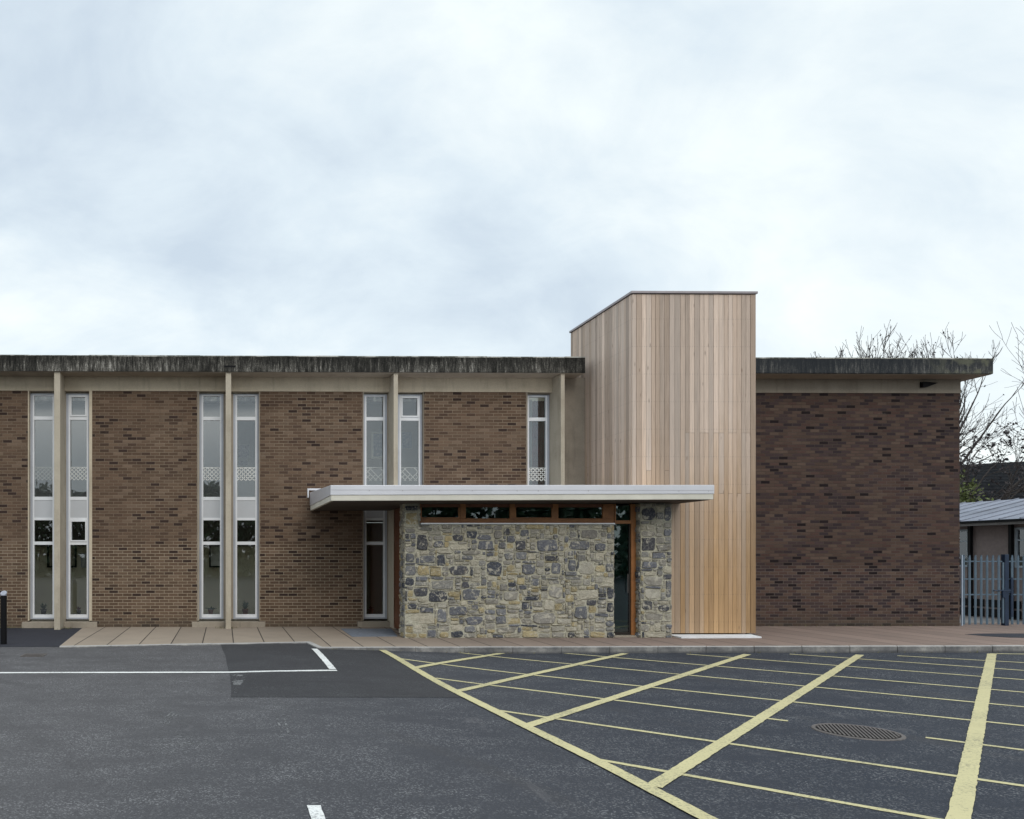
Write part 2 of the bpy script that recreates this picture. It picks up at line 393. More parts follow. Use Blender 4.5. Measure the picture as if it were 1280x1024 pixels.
def make_patchy(mat):
    t = mat.node_tree; o = [x for x in t.nodes if x.type == 'OUTPUT_MATERIAL'][0]; b = [x for x in t.nodes if x.type == 'BSDF_PRINCIPLED'][0]
    n = N.__new__(N); n.t = t
    tr = n.new('BsdfTransparent'); mx = n.new('MixShader')
    n.put(mx.inputs[0], n.step(n.noise(n.pos(), 5.0, 6, 0.75), 0.46, 0.62)); t.links.new(tr.outputs[0], mx.inputs[1]); t.links.new(b.outputs[0], mx.inputs[2]); t.links.new(mx.outputs[0], o.inputs['Surface'])
make_patchy(M['scuff'])

def paint(name, col, under):
    n = N(name); p = n.pos()
    w = n.noise(p, 42, 5, 0.75); k = n.noise(p, 1.1, 4, 0.6)
    f = n.step(n.m('ADD', w, n.m('MULTIPLY', n.m('SUBTRACT', k, 0.5), 0.35)), 0.49, 0.66)
    c = n.mix(n.noise(p, 2.5, 4), tuple(v*0.85 for v in col), tuple(min(1,v*1.08) for v in col))
    c = n.mix(n.m('MULTIPLY', f, 0.72), c, under)
    n.bump(w, 0.003, 0.6)
    return n.fin(c, 0.7, 0, 0.35)
M['yellow'] = paint('yellow_road_paint', (0.52,0.465,0.255), (0.13,0.125,0.10))
M['white'] = paint('white_road_paint', (0.70,0.70,0.68), (0.2,0.2,0.2))

def paving():
    n = N('concrete_paving'); p = n.pos(); x, y, z = n.sep(p)
    uu = n.m('DIVIDE', n.m('ADD', x, 50.03), 0.62); col = n.m('FLOOR', uu); fu = n.m('FRACT', uu)
    # narrower pavers to the right of the timber tower
    uu2 = n.m('DIVIDE', n.m('ADD', x, 50.0), 0.41); 
    du = n.m('MULTIPLY', n.m('MINIMUM', fu, n.m('SUBTRACT', 1.0, fu)), 0.62)
    j = n.step(du, 0.006, 0.016)
    wn = n.new('TexWhiteNoise', noise_dimensions='1D'); n.put(wn.inputs['W'], col)
    a = n.noise(p, 1.1, 5, 0.65); f = n.noise(p, 30, 4, 0.7)
    red = n.step(x, 1.0, 9.0)
    c = n.mix(red, (0.285,0.232,0.182), (0.235,0.170,0.140))
    c = n.mix(n.m('MULTIPLY', n.step(a, 0.40, 0.7), 0.45), c, n.mix(red, (0.21,0.175,0.14), (0.17,0.13,0.11)))
    g = n.m('MULTIPLY', n.m('ADD', 0.90, n.m('MULTIPLY', wn.outputs['Value'], 0.2)), n.m('ADD', 0.86, n.m('MULTIPLY', f, 0.28)))
    c = n.mix(1.0, c, n.comb(g,g,g), 'MULTIPLY')
    c = n.mix(j, (0.045,0.036,0.030), c)
    n.bump(n.m('ADD', j, n.m('MULTIPLY', f, 0.3)), 0.006, 0.6)
    return n.fin(c, 0.85, 0, 0.3)
M['paving'] = paving()
def kerbm():
    n = N('kerb_concrete'); p = n.pos(); x, y, z = n.sep(p)
    a = n.noise(p, 2.2, 6, 0.7); f = n.noise(p, 40, 4, 0.7); k = n.noise(n.scale(p,(0.8,0.8,6)), 1.0, 5, 0.7)
    c = n.ramp(a, [(0.32,(0.10,0.10,0.105)),(0.5,(0.20,0.195,0.19)),(0.66,(0.36,0.345,0.32))])
    c = n.mix(n.m('MULTIPLY', n.step(n.m('ADD', z, n.m('MULTIPLY', n.m('SUBTRACT', k, 0.5), 0.08)), -0.06, -0.11), 0.7), c, (0.07,0.07,0.075))
    c = n.mix(n.m('MULTIPLY', n.step(z, -0.004, 0.004), 0.6), c, (0.46,0.44,0.42))
    g = n.m('ADD', 0.75, n.m('MULTIPLY', f, 0.5)); c = n.mix(1.0, c, n.comb(g,g,g), 'MULTIPLY'); n.bump(f, 0.004, 0.6)
    return n.fin(c, 0.85, 0, 0.3)
M['kerb'] = kerbm()
M['mat'] = simple('blue_grey_mat', (0.155,0.175,0.21), 0.9, 0, 0.25, 12)
M['earth'] = simple('earth_ground', (0.10,0.10,0.07), 0.95, 0, 0.3, 0.5)
M['yard'] = simple('yard_concrete', (0.20,0.185,0.175), 0.9, 0, 0.15, 1.5)
M['iron'] = simple('cast_iron', (0.12,0.105,0.098), 0.6, 0.3, 0.25, 20)
M['galv'] = simple('blue_grey_steel', (0.095,0.140,0.185), 0.5, 0.1, 0.12, 6)
M['navy'] = simple('navy_steel', (0.016,0.032,0.065), 0.45, 0.1, 0.2, 6)
M['shedwall'] = simple('pink_grey_render', (0.215,0.175,0.165), 0.95, 0, 0.10, 12, 0.004)
M['shedroof'] = simple('lead_grey_sheet', (0.19,0.205,0.25), 0.6, 0.0, 0.3, 0.9)
M['shed_trim'] = simple('grey_white_trim', (0.36,0.36,0.36), 0.6, 0, 0.12, 3)
M['tiles'] = None
def tiles():
    n = N('dark_roof_tiles'); p = n.pos(); x, y, z = n.sep(p)
    row = n.m('FRACT', n.m('MULTIPLY', z, 5.5)); e = n.step(row, 0.0, 0.25)
    a = n.noise(p, 5, 4, 0.7)
    c = n.ramp(a, [(0.3,(0.008,0.009,0.011)),(0.7,(0.024,0.025,0.027))])
    c = n.mix(e, (0.004,0.004,0.005), c)
    n.bump(row, 0.02, 0.6)
    return n.fin(c, 1.0, 0, 0.02)
M['tiles'] = tiles()
M['bark'] = simple('dark_bark', (0.045,0.036,0.032), 0.9, 0, 0.3, 9)
M['bud'] = simple('brown_buds_and_seeds', (0.040,0.032,0.034), 0.8, 0, 0.35, 3)
M['leaf'] = simple('yellow_green_leaves', (0.085,0.105,0.022), 0.6, 0, 0.4, 3)
M['leaf_d'] = simple('dark_green_leaves', (0.035,0.065,0.025), 0.6, 0, 0.45, 1.5)
M['houseplant'] = simple('houseplant_leaves', (0.05,0.13,0.05), 0.5, 0, 0.35, 20)
M['terracotta'] = simple('terracotta', (0.30,0.10,0.05), 0.7, 0, 0.15, 10)
M['redleaf'] = simple('red_leaves', (0.22,0.05,0.035), 0.6, 0, 0.3, 20)
M['crimson'] = simple('crimson_curtain', (0.16,0.012,0.03), 0.85, 0, 0.35, 6)
M['blueboard'] = simple('dark_blue_board', (0.012,0.016,0.05), 0.7, 0, 0.2, 6)
M['blind'] = simple('grey_blind', (0.45,0.46,0.47), 0.8, 0, 0.1, 6)
M['paper'] = simple('pale_paper', (0.78,0.77,0.72), 0.8, 0, 0.05, 6)
def poster(name, a, b, sc):
    n = N(name); f = n.noise(n.pos(), sc, 2, 0.5, 1.5)
    return n.fin(n.ramp(f, [(0.44,a),(0.5,b),(0.58,a)]), 0.7)
M['poster_p'] = poster('purple_grey_print', (0.17,0.15,0.20), (0.42,0.40,0.44), 9)
M['poster_b'] = poster('blue_print', (0.10,0.15,0.25), (0.30,0.34,0.42), 7)
M['picture'] = poster('brown_print', (0.40,0.36,0.27), (0.22,0.19,0.14), 5)

# ------------------------------------------------------------------ ground, road, pavement
def grid_sheet(x0, x1, y0, y1, fx, zf):
    mb = MB(); nx = len(fx[0]); ny = len(fx[1])
    vs = [(x, y, zf(x, y)) for y in fx[1] for x in fx[0]]
    fs = [(j*nx+i, j*nx+i+1, (j+1)*nx+i+1, (j+1)*nx+i) for j in range(ny-1) for i in range(nx-1)]
    return mb.add(vs, fs)
gm = MB(); gm.add([(-900,-900,-0.5),(900,-900,-0.5),(900,900,-0.5),(-900,900,-0.5)], [(0,1,2,3)])
struct(build('ground', gm, M['earth']))
xs = [-60,-40,-25,-15] + [-12+0.6*i for i in range(34)] + [9,10,12,15,20,30,45,70]
ys = [-62,-50,-40,-30,-22,-16,-12,-10] + [-9+0.4*i for i in range(22)] + [0.02]
road = grid_sheet(0,0,0,0,(xs,ys), zroad)
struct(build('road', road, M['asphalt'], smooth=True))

A = G(104,784.2,False); B = G(74,808.6,False); C = G(383,803.2,False); Dk = G(397,809.8,False); E = G(1280,807.9,False)
dE = (E-Dk).normalized(); E2 = Dk + dE*40
B.x = A.x + (B.x - A.x)
pav = [(A.x,0.3),(A.x,A.y),(B.x,B.y),(C.x,C.y),(Dk.x,Dk.y),(E2.x,E2.y),(E2.x,0.9),(17.0,0.9),(17.0,0.3)]
kw = 0.12
def inset(pts, w):
    out = []
    for i, p in enumerate(pts):
        p = Vector(p[:2]); ns = []
        for a, b in ((i-1,i),(i,i+1)):
            if 0 <= a and b < len(pts):
                d = (Vector(pts[b][:2]) - Vector(pts[a][:2])).normalized(); ns.append(Vector((-d.y, d.x)))
        nn = sum(ns, Vector((0,0))); nn.normalize(); k = w / max(0.5, nn.dot(ns[0]))
        out.append((p.x + nn.x*k, p.y + nn.y*k))
    return out
edge = [tuple(B[:2]), tuple(C[:2]), tuple(Dk[:2]), tuple(E2[:2])]
ins = inset(edge, kw)
pv = MB().prism([(A.x,0.3),(A.x,A.y),(ins[0][0],ins[0][1])] + ins[1:] + [(E2.x,0.9),(17.0,0.9),(17.0,0.3)], -0.4, 0.0)
struct(build('pavement', pv, M['paving']))
kb = MB()
# kerb stones 0.9 m long with thin joints
for (p, q, pi, qi) in zip(edge[:-1], edge[1:], ins[:-1], ins[1:]):
    L = (Vector(q)-Vector(p)).length; k = max(1, round(L/0.92))
    for i in range(k):
        a, b = i/k + (0.003/L if i else 0), (i+1)/k - (0.003/L if i < k-1 else 0)
        l = lambda s, e, t: (s[0]+(e[0]-s[0])*t, s[1]+(e[1]-s[1])*t)
        dz = R.uniform(0.001,0.006)
        kb.prism([l(p,q,a), l(p,q,b), l(pi,qi,b-0.0), l(pi,qi,a)], -0.4, 0.004+dz)
struct(build('kerb', kb, M['kerb'], bevel=0.012))

def sheet(name, pxpoly, mat, lift, n=10):
    # a thin sheet draped on the road: the polygon is given by its outline and triangulated as strips between left and right edges
    L, Rr = pxpoly; mb = MB(); vs = []; fs = []
    m = len(L)
    for i in range(m):
        for k in range(n+1):
            t = k/n; p = L[i]*(1-t) + Rr[i]*t
            vs.append((p.x, p.y, zroad(p.x,p.y)+lift))
    for i in range(m-1):
        for k in range(n):
            a = i*(n+1)+k; fs.append((a, a+n+1, a+n+2, a+1))
    mb.add(vs, fs)
    return struct(build(name, mb, mat, smooth=True))
def jag(p, a=0.02): return p + Vector((R.uniform(-a,a), R.uniform(-a,a), 0))
# dark rectangular resurfaced patch by the kerb
Ls, Rs = [], []
for (yl, xl, xr) in ((805.5,277,384),(811,279,477),(820,281,492),(832,284,511),(845,287,533),(860,289,560),(872,290,582)):
    Ls.append(jag(G(xl,yl),0.03)); Rs.append(G(xr,yl))
Ls2 = [Vector((p.x, max(p.y, -99), 0)) for p in Ls]
sheet('asphalt_patch', (Ls, Rs), M['asphalt_new'], 0.004, 14)
# black tarmac in front of the wall at the far left
Lb = [Vector((-12, y, 0)) for y in (-0.02,-1,-2,-3,-3.9)]
Rb = [Vector((A.x + (B.x-A.x)*t/3.9*1.0 - 0.005, -t, 0)) for t in (0.02,1,2,3,3.9)]
sheet('tarmac', (Lb, Rb), M['asphalt_blk'], 0.005, 10)
# scuffed pale wear beside the patch
Lw = [jag(G(x,y),0.05) for x,y in ((289,842.5),(288,850),(289,858),(291,866))]
Rw = [jag(G(x,y),0.05) for x,y in ((300,842.5),(303,850),(301,858),(294,866))]
sheet('asphalt_wear', (Lw, Rw), M['scuff'], 0.0075, 4)
# tarmac infill in the pavement at the right
tq = [G(x,y,False) for x,y in ((1206,793.0),(1230,792.2),(1400,792.0),(1400,801.5),(1290,797.6),(1262,797.2),(1232,795.6))]
tm = MB().prism([(p.x,p.y) for p in tq], 0.001, 0.005); struct(build('tarmac', tm, M['asphalt_blk']))

def stripe(name, pts, w, mat, lift, label=None):
    P = [G(x,y) for x,y in pts]
    Q = []
    for a, b in zip(P[:-1], P[1:]):
        k = max(2, int((b-a).length/0.07))
        for i in range(k): Q.append(a.lerp(b, i/k))
    Q.append(P[-1]); vs = []; fs = []
    for i, p in enumerate(Q):
        d = (Q[min(i+1,len(Q)-1)] - Q[max(i-1,0)]); d.z = 0; d.normalize(); nn = Vector((-d.y, d.x, 0))
        for s in (-1, 1):
            q = p + nn*(s*(w/2 + R.uniform(-0.004,0.004))); vs.append((q.x, q.y, zroad(q.x,q.y)+lift))
    for i in range(len(Q)-1): fs.append((2*i, 2*i+2, 2*i+3, 2*i+1))
    o = build(name, MB().add(vs, fs), mat); struct(o)
    if label: o['label'] = label
    return o
for pts in ([(742.9,949.0),(1166.7,1024),(1260,1040)], [(616.9,887.6),(1280,982.9),(1500,1014)], [(544.7,848),(985,901.6)], [(1157,922.3),(1280,938),(1500,966)],
            [(496,823),(1280,907.5),(1500,931)], [(570.9,815.8),(1280,884),(1500,905)], [(693,815.8),(1280,865.7),(1500,884)], [(858,817.9),(1280,850),(1500,867)],
            [(987,817.9),(1280,838.4),(1500,853)], [(1121.8,820),(1280,828.6),(1500,840)], [(1237,817.3),(1280,817.9),(1500,821)]):
    stripe('yellow_road_line', pts, 0.075, M['yellow'], 0.0045, 'thin yellow cross line of the hatched no-parking area')
for pts in ([(517.8,835.5),(633.7,815.8)], [(571.5,864.7),(781.5,817.4)], [(657.9,908.4),(934.3,818.4)], [(817,984),(1075,819)], [(1185,1060),(1198.7,1024),(1239.8,818)]):
    stripe('yellow_road_line', pts, 0.125, M['yellow'], 0.0085, 'broad yellow diagonal line of the hatched no-parking area')
stripe('yellow_road_line', [(475.5,812.2),(571.5,866.2),(657,908.5),(739,949.0),(780,970),(882,1024),(980,1076)], 0.135, M['yellow'], 0.0125, 'long yellow boundary line of the hatched area')
stripe('white_road_line', [(-300,842.5),(0,841.6),(285,841),(340,839.6),(421,838.6)], 0.10, M['white'], 0.0085, 'long white parking bay line parallel to the building')
stripe('white_road_line', [(393,811.8),(416,837.4)], 0.11, M['white'], 0.0125, 'short white bay line slanting to the kerb')
stripe('white_road_line', [(392.3,1008),(397.3,1024),(405,1050)], 0.10, M['white'], 0.0085, 'short white dash at the bottom of the picture')

for pts in ([(221,918),(236,919.5),(246,925),(239,930),(223,931.5)], [(221,920.5),(233,922),(240,925.5),(234,928.5),(222,929.5)], [(358,948),(361,939),(374,930)], [(360,950),(364,940.5),(376,932)],
            [(344,889),(352,916)], [(354,893),(361,917)], [(200,905),(214,891)], [(204,906),(218,892)], [(208,907),(222,893)], [(150,823),(190,822.5)], [(158,826),(196,825)]):
    stripe('tyre_mark', pts, 0.022, M['scuff'], 0.0035)
wb = MB()
for _ in range(420):
    k = R.random()
    if k < 0.35: x_, y_, z_ = R.uniform(-5.6,-3.3), -R.random()**2*0.10-0.01, -0.015
    elif k < 0.6: x_, y_, z_ = R.choice((-3.88,-3.75,-0.1,0.12,4.2))+R.gauss(0,0.12), -0.12-R.random()*0.4, 0.0
    elif k < 0.8: x_, y_, z_ = R.uniform(11.8,17.8), -R.random()**2*0.08-0.01, 0.0
    else:
        x_ = R.uniform(1.8, 19); y_ = Dk.y + (x_-Dk.x)*dE.y/dE.x - 0.015; z_ = zroad(x_, y_)
    h_ = R.uniform(0.015,0.055); a_ = R.uniform(0,6.28); dx_, dy_ = math.cos(a_)*0.008, math.sin(a_)*0.008; tx_, ty_ = R.gauss(0,0.02), R.gauss(0,0.02)
    wb.add([(x_-dx_,y_-dy_,z_),(x_+dx_,y_+dy_,z_),(x_+tx_,y_+ty_-0.01,z_+h_)], [(0,1,2)])
o_ = struct(build('weeds', wb, simple('dry_weeds', (0.16,0.15,0.07), 0.9, 0, 0.4, 5)), 'stuff'); o_['label'] = 'sparse weeds and grit along the wall foot and kerb'
# ------------------------------------------------------------------ main building
ZB, ZS, ZT = 5.775, 6.125, 6.49
XL, XR = -12.0, WX(1199.6)
bld = thing('school_building', 'long two-storey brown brick building with flat weathered concrete roof slab and slot windows', 'building', (3,0,0))
XE = [WX(v) for v in (35.0,115.2,246.6,324.8,453.3,529.8,657.7)]
def bwall(x0, x1, mat=None):
    build('brick_wall', MB().box(x0, x1, 0, 0.30, -0.3, ZB), mat or M['brick'], bld)
bwall(XL, XE[0]); bwall(XE[1], XE[2]); bwall(XE[3], XE[4]); bwall(XE[5], XE[6])
FINX = [WX(71.4,-0.5), WX(285.5,-0.5), WX(494.8,-0.5), WX(703.6,-0.5)]
fw = [0.072,0.066,0.052,0.046]
TX0, TX1 = WX(790,-2.2), WX(944.4,-2.2)
TYF, TYB = -2.2, 0.72
bwall(FINX[3]+0.35+0.5, TX1+0.02)  # behind the tower and porch
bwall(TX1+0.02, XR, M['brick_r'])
# side and rear walls
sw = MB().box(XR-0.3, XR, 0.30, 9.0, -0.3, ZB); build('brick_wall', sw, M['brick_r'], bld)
build('brick_wall', MB().box(XL, XL+0.3, 0.30, 9.0, -0.3, ZB), M['brick'], bld)
# concrete ring beam
bm = MB().box(XL, FINX[3]-fw[3], -0.015, 0.30, ZB+0.0005, ZS)
build('concrete_beam', bm, M['conc'], bld)
build('concrete_beam', MB().box(FINX[3]+fw[3], XR+0.01, -0.015, 0.30, ZB+0.0005, ZS), M['conc_grey'], bld)
# recessed concrete return panel beside the tower
build('concrete_panel', MB().box(FINX[3]+fw[3], TX0-0.003, -0.06, -0.018, 0.0, ZS), M['conc_grey'], bld)
# roof slab pieces
YS = -0.55
SLX = WX(731.6, YS); SRX = WX(1242.0, YS)
rs = MB().prism([(XL-0.3,YS),(SLX,YS),(SLX,9.3),(8.0,9.3),(8.0,2.9),(8.0,1.2),(XL+0.5,1.2),(XL+0.5,2.9),(7.998,2.9),(7.998,9.3),(XL-0.3,9.3)], ZS, ZT); build('roof_slab', rs, M['fascia'], bld, bevel=0.0)  # unseen opening added in the slab to daylight the rooms
rs = MB().box(SLX+0.002, TX1+0.05, TYB+0.03, 9.3, ZS, ZT); build('roof_slab', rs, M['fascia'], bld)
rs = MB().box(TX1+0.052, SRX, YS, 9.3, ZS, ZT); build('roof_slab', rs, M['fascia'], bld, bevel=0.02)
# soffit lining sheets (cleaner concrete under the slab)
build('soffit', MB().box(XL-0.28, SLX-0.02, YS+0.03, -0.02, ZS-0.008, ZS-0.0005), M['soffit'], bld)
build('soffit', MB().box(TX1+0.08, SRX-0.03, YS+0.03, -0.02, ZS-0.008, ZS-0.0005), M['soffit'], bld)
build('soffit', MB().box(XR+0.02, SRX-0.03, -0.015, 9.0, ZS-0.008, ZS-0.0005), M['soffit'], bld)
def rim(x0, x1):
    mb = MB(); x = x0
    while x < x1:
        w = R.uniform(0.4, 1.6); e = min(x+w, x1)
        mb.box(x, e-0.004, YS-0.006, YS+0.10, ZT-0.004-R.uniform(0,0.012), ZT+0.012+R.uniform(0,0.010)); x = e
    build('roof_edging', mb, M['edging'], bld)
rim(XL-0.3, SLX+0.004); rim(TX1+0.052, SRX+0.006)
for x, w in zip(FINX, fw):
    build('concrete_fin', MB().box(x-w, x+w, -0.50, 0.28, -0.03, ZS-0.009), M['conc_fin'], bld, bevel=0.006)
# steel remnant under the beam at the right
gap = MB()
p0 = onY(1150,478,-0.02); p1 = onY(1171,479,-0.02); p2 = onY(1156,484.5,-0.02); p3 = onY(1150,485,-0.02)
gap.add([(p0.x,-0.10,p0.z),(p1.x,-0.06,p1.z),(p2.x,-0.10,p2.z),(p3.x,-0.10,p3.z),(p0.x,-0.018,p0.z),(p1.x,-0.018,p1.z),(p2.x,-0.018,p2.z),(p3.x,-0.018,p3.z)],
        [(0,3,2,1),(4,5,6,7),(0,1,5,4),(1,2,6,5),(2,3,7,6),(3,0,4,7)])
build('steel_bracket', gap, M['black'], bld)
p = onY(287,458,-0.56)
build('broken_edge', MB().box(p.x-0.13, p.x+0.14, YS-0.006, YS-0.0005, p.z-0.02, p.z+0.02), M['black'], bld)

# interior: floors, ceilings, back walls, daylight through an opening added in the roof slab
Z1 = 3.05
build('floor', MB().box(XL+0.3, 8.2, 0.30, 8.7, -0.3, 0.10), M['floor_in'], bld)
build('floor', MB().box(XL+0.3, 8.2, 0.30, 1.1, 2.70, 3.04), M['ceil'], bld)  # stops short, an added void passes roof daylight to the ground floor
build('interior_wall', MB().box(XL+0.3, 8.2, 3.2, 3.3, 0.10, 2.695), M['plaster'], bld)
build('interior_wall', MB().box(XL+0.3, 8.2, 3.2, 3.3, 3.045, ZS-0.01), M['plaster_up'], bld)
build('floor', MB().box(2.03, 8.2, 1.1, 3.2, 2.70, 3.04), M['ceil'], bld)  # closes the void here so the room under the canopy stays dark
build('added_dark_band', MB().box(XL+0.3, 1.95, 3.1, 3.199, 2.02, 3.04), M['dark_band'], bld)  # made-up dark band, hides the bright wall so the top lights read dark
build('interior_wall', MB().box(8.2, 8.3, 0.30, 8.7, 0.0, ZS-0.01), M['plaster'], bld)
build('interior_wall', MB().box(1.95, 2.03, 0.30, 3.198, 0.10, 2.695), M['plaster'], bld)
UNITS = [(38.4,69.5,0),(83.2,113.0,1),(249.3,279.3,0),(291.6,323.4,0),(453.0,483.2,0),(496.2,527.2,1),(656.0,685.8,0)]
YG = 0.16
ZY = lambda y: H + (HY - y) / 50.95
zz = dict(top=ZY(491.5), t1a=ZY(520), t1b=ZY(524.3), m2=ZY(620.8), p1=ZY(625), p0=ZY(647), l1=ZY(650.2), t2a=ZY(677), t2b=ZY(681), bot=ZY(768.5), sill=ZY(774.2))
def lattice(x0, x1, z0, z1, per, w, y, style):
    mb = MB(); hgt = z1-z0; wid = x1-x0
    def seg(p, q):
        p = Vector(p); q = Vector(q); d = (q-p)
        if d.length < 0.01: return
        d.normalize(); n = Vector((-d.y, d.x))*w/2
        a = [p-n, q-n, q+n, p+n]
        v = [(c.x, y, c.y) for c in a] + [(c.x, y+0.004, c.y) for c in a]
        mb.add(v, [(0,1,2,3),(7,6,5,4),(0,4,5,1),(1,5,6,2),(2,6,7,3),(3,7,4,0)])
    c = x0 - hgt
    while c < x1:
        for s in (1, -1):
            # 45 degree line clipped to the rectangle
            xa, xb = c, c+hgt
            za, zb = (z0, z1) if s > 0 else (z1, z0)
            ta = max(0, (x0-xa)/hgt); tb = min(1, (x1-xa)/hgt)
            if style == 1 and s < 0 and int((c-x0)/per) % 2: ta = max(ta, 0.5)
            if style == 1 and s > 0 and int((c-x0)/per) % 2 == 0: tb = min(tb, 0.55)
            if tb > ta: seg((xa+hgt*ta, za+(zb-za)*ta), (xa+hgt*tb, za+(zb-za)*tb))
        c += per
    mb.box(x0, x1, y-0.001, y+0.005, z1, z1+0.012)
    return mb
for i, (a, b, sash) in enumerate(UNITS):
    x0, x1 = WX(a, YG), WX(b, YG)
    g0, g1 = x0+0.095, x1-0.085
    if i == 0: x1 = FINX[0]-fw[0]-0.001; g1 = WX(66, YG)
    if i in (0,): pass
    fr = MB()
    fr.box(x0, x0+0.055, 0.12, 0.23, zz['sill'], zz['top']); fr.box(x1-0.05, x1, 0.12, 0.23, zz['sill'], zz['top'])
    fr.box(x0+0.055, x1-0.05, 0.12, 0.23, zz['sill'], zz['sill']+0.035)
    fr.box(x0+0.055, x1-0.05, 0.12, 0.23, zz['top']-0.02, zz['top'])
    win = build('window', fr, M['frame_g'], bld)
    if i == 5: win['label'] = 'upper window with a double-framed top light right of the third fin'
    # white inner frame
    wf = MB(); a0, a1 = x0+0.055, x1-0.05; yf0, yf1 = 0.132, 0.21
    zt = zz['top']-0.02
    wf.box(a0, g0, yf0, yf1, zz['sill']+0.035, zt); wf.box(g1, a1, yf0, yf1, zz['sill']+0.035, zt)
    for (u, v) in ((zt-0.03, zt), (zz['t1b'], zz['t1a']), (zz['p1'], zz['m2']), (zz['l1'], zz['p0']), (zz['t2b'], zz['t2a']), (zz['sill']+0.035, zz['bot'])):
        wf.box(g0, g1, yf0+0.003, yf1-0.003, u, v)
    build('inner_frame', wf, M['frame_w'], win)
    if sash:
        for (zl, zh) in ((zz['t1a'], zt-0.03), (zz['p0']-0.04-0.53, zz['l1'])) if i == 1 else ((zz['t1a'], zt-0.03),):
            if zl < 3: zl = zz['t2a']
            sh = MB(); k = 0.035
            sh.box(g0+0.001, g0+k, 0.115, 0.18, zl+0.001, zh-0.001); sh.box(g1-k, g1-0.001, 0.115, 0.18, zl+0.001, zh-0.001)
            sh.box(g0+k, g1-k, 0.115, 0.18, zl+0.001, zl+k); sh.box(g0+k, g1-k, 0.115, 0.18, zh-k, zh-0.001)
            build('sash', sh, M['frame_w'], win)
    gl = MB()
    for (u, v) in ((zz['t1a'], zt-0.03), (zz['m2'], zz['t1b']), (zz['t2a'], zz['l1']), (zz['bot'], zz['t2b'])):
        gl.box(g0, g1, 0.168, 0.174, u, v)
    build('glass', gl, M['glass'], win)
    build('infill_panel', MB().box(g0, g1, 0.145, 0.20, zz['p0'], zz['p1']), M['panel'], win)
    build('spandrel_lining', MB().box(x0, x1, 0.235, 0.29, 2.70, 3.04), M['ceil'], win)
    style = 0 if i in (2,3,6) else (1 if i in (4,5) else 0)
    per = {0:0.10,1:0.10,2:0.105,3:0.105,4:0.13,5:0.13,6:0.105}[i]
    lw = {0:0.010,1:0.014,2:0.017,3:0.019,4:0.014,5:0.016,6:0.024}[i]
    build('lattice_band', lattice(g0, g1, ZY(600), ZY(584), per, lw, 0.156, style), M['lat'] if i in (1,2,3,6) else M['lat_dim'], win)
    # concrete jamb against the brick, and dark lead above
    left = i in (0,2,4,6)
    bx = XE[{0:0,1:1,2:2,3:3,4:4,5:5,6:6}[i]]
    jm = MB().box(*( (bx, x0) if left else (x1, bx)), -0.012, 0.30, zz['sill']-0.03, ZB)
    build('window_jamb', jm, M['conc'] if i < 2 else M['conc_grey'], win)
    fx = FINX[i//2]; fwd = fw[i//2]
    fi = MB()
    if left: fi.box(x1, fx-fwd, 0.10, 0.29, zz['sill'], zz['top'])
    else: fi.box(fx+fwd, x0, 0.10, 0.29, zz['sill'], zz['top'])
    if abs(fi.v[0][0]-fi.v[1][0]) > 0.004: build('window_jamb', fi, M['conc_grey'], win)
    # sill
    s0, s1 = (bx-0.13, fx-fwd-0.002) if left else (fx+fwd+0.002, bx+0.13)
    sl = MB().box(s0, s1, -0.085, -0.001, ZY(785.5)+0.01, ZY(777.0)) 
    sl.box(x0 if left else fx+fwd+0.002, (fx-fwd-0.002) if left else x1, -0.0005, 0.30, -0.2, zz['sill']-0.055)
    build('window_sill', sl, M['conc_grey'], win, bevel=0.008)
    build('inner_sill', MB().box(x0, x1, 0.24, 0.46, zz['sill']-0.02, zz['bot']-0.01), M['ceil'], win)

# things behind the glass
def framed(name, label, x0, x1, y0, y1, Y, mat, fm, t=0.03):
    p = onY(x0, y1, Y); q = onY(x1, y0, Y)
    r = thing(name, label, 'picture' if 'framed' in name else 'poster', ((p.x+q.x)/2, Y, p.z), 'framed pictures seen through the windows' if 'framed' in name else 'posters on the upper display boards')
    fb = MB(); fb.box(p.x,q.x,Y-0.03,Y-0.001,p.z,p.z+t); fb.box(p.x,q.x,Y-0.03,Y-0.001,q.z-t,q.z); fb.box(p.x,p.x+t,Y-0.03,Y-0.001,p.z+t,q.z-t); fb.box(q.x-t,q.x,Y-0.03,Y-0.001,p.z+t,q.z-t)
    build('picture_frame', fb, fm, r)
    build('print', MB().box(p.x+t,q.x-t,Y-0.012,Y-0.002,p.z+t,q.z-t), mat, r)
    return r
framed('framed_picture', 'black framed picture on the wall behind the leftmost pair of ground-floor windows', 59, 96, 672, 709.5, 3.2, M['picture'], M['black'], 0.05)
framed('framed_picture', 'small pale framed print on the wall, right of the black picture at far left', 101.5, 107.5, 692, 709.5, 3.2, M['paper'], M['blind'], 0.03)
framed('framed_picture', 'black framed pale picture behind the ground-floor window left of the second fin', 261.5, 281, 672, 709.5, 3.2, M['paper'], M['black'], 0.045)
framed('wall_poster', 'purple grey poster behind the upper window right of the second fin', 297, 311.5, 556, 573, 0.95, M['poster_p'], M['blind'], 0.01)
framed('wall_poster', 'small low poster under the purple grey one, upper window right of the second fin', 297, 310, 575.5, 582.5, 0.95, M['poster_p'], M['blind'], 0.01)
framed('framed_picture', 'pale framed picture in the upper window left of the third fin', 464, 482, 540, 573.5, 0.95, M['poster_b'], M['paper'], 0.05)
framed('wall_poster', 'blue poster in the upper window right of the third fin', 502, 515, 540, 561, 0.95, M['poster_b'], M['blind'], 0.01)
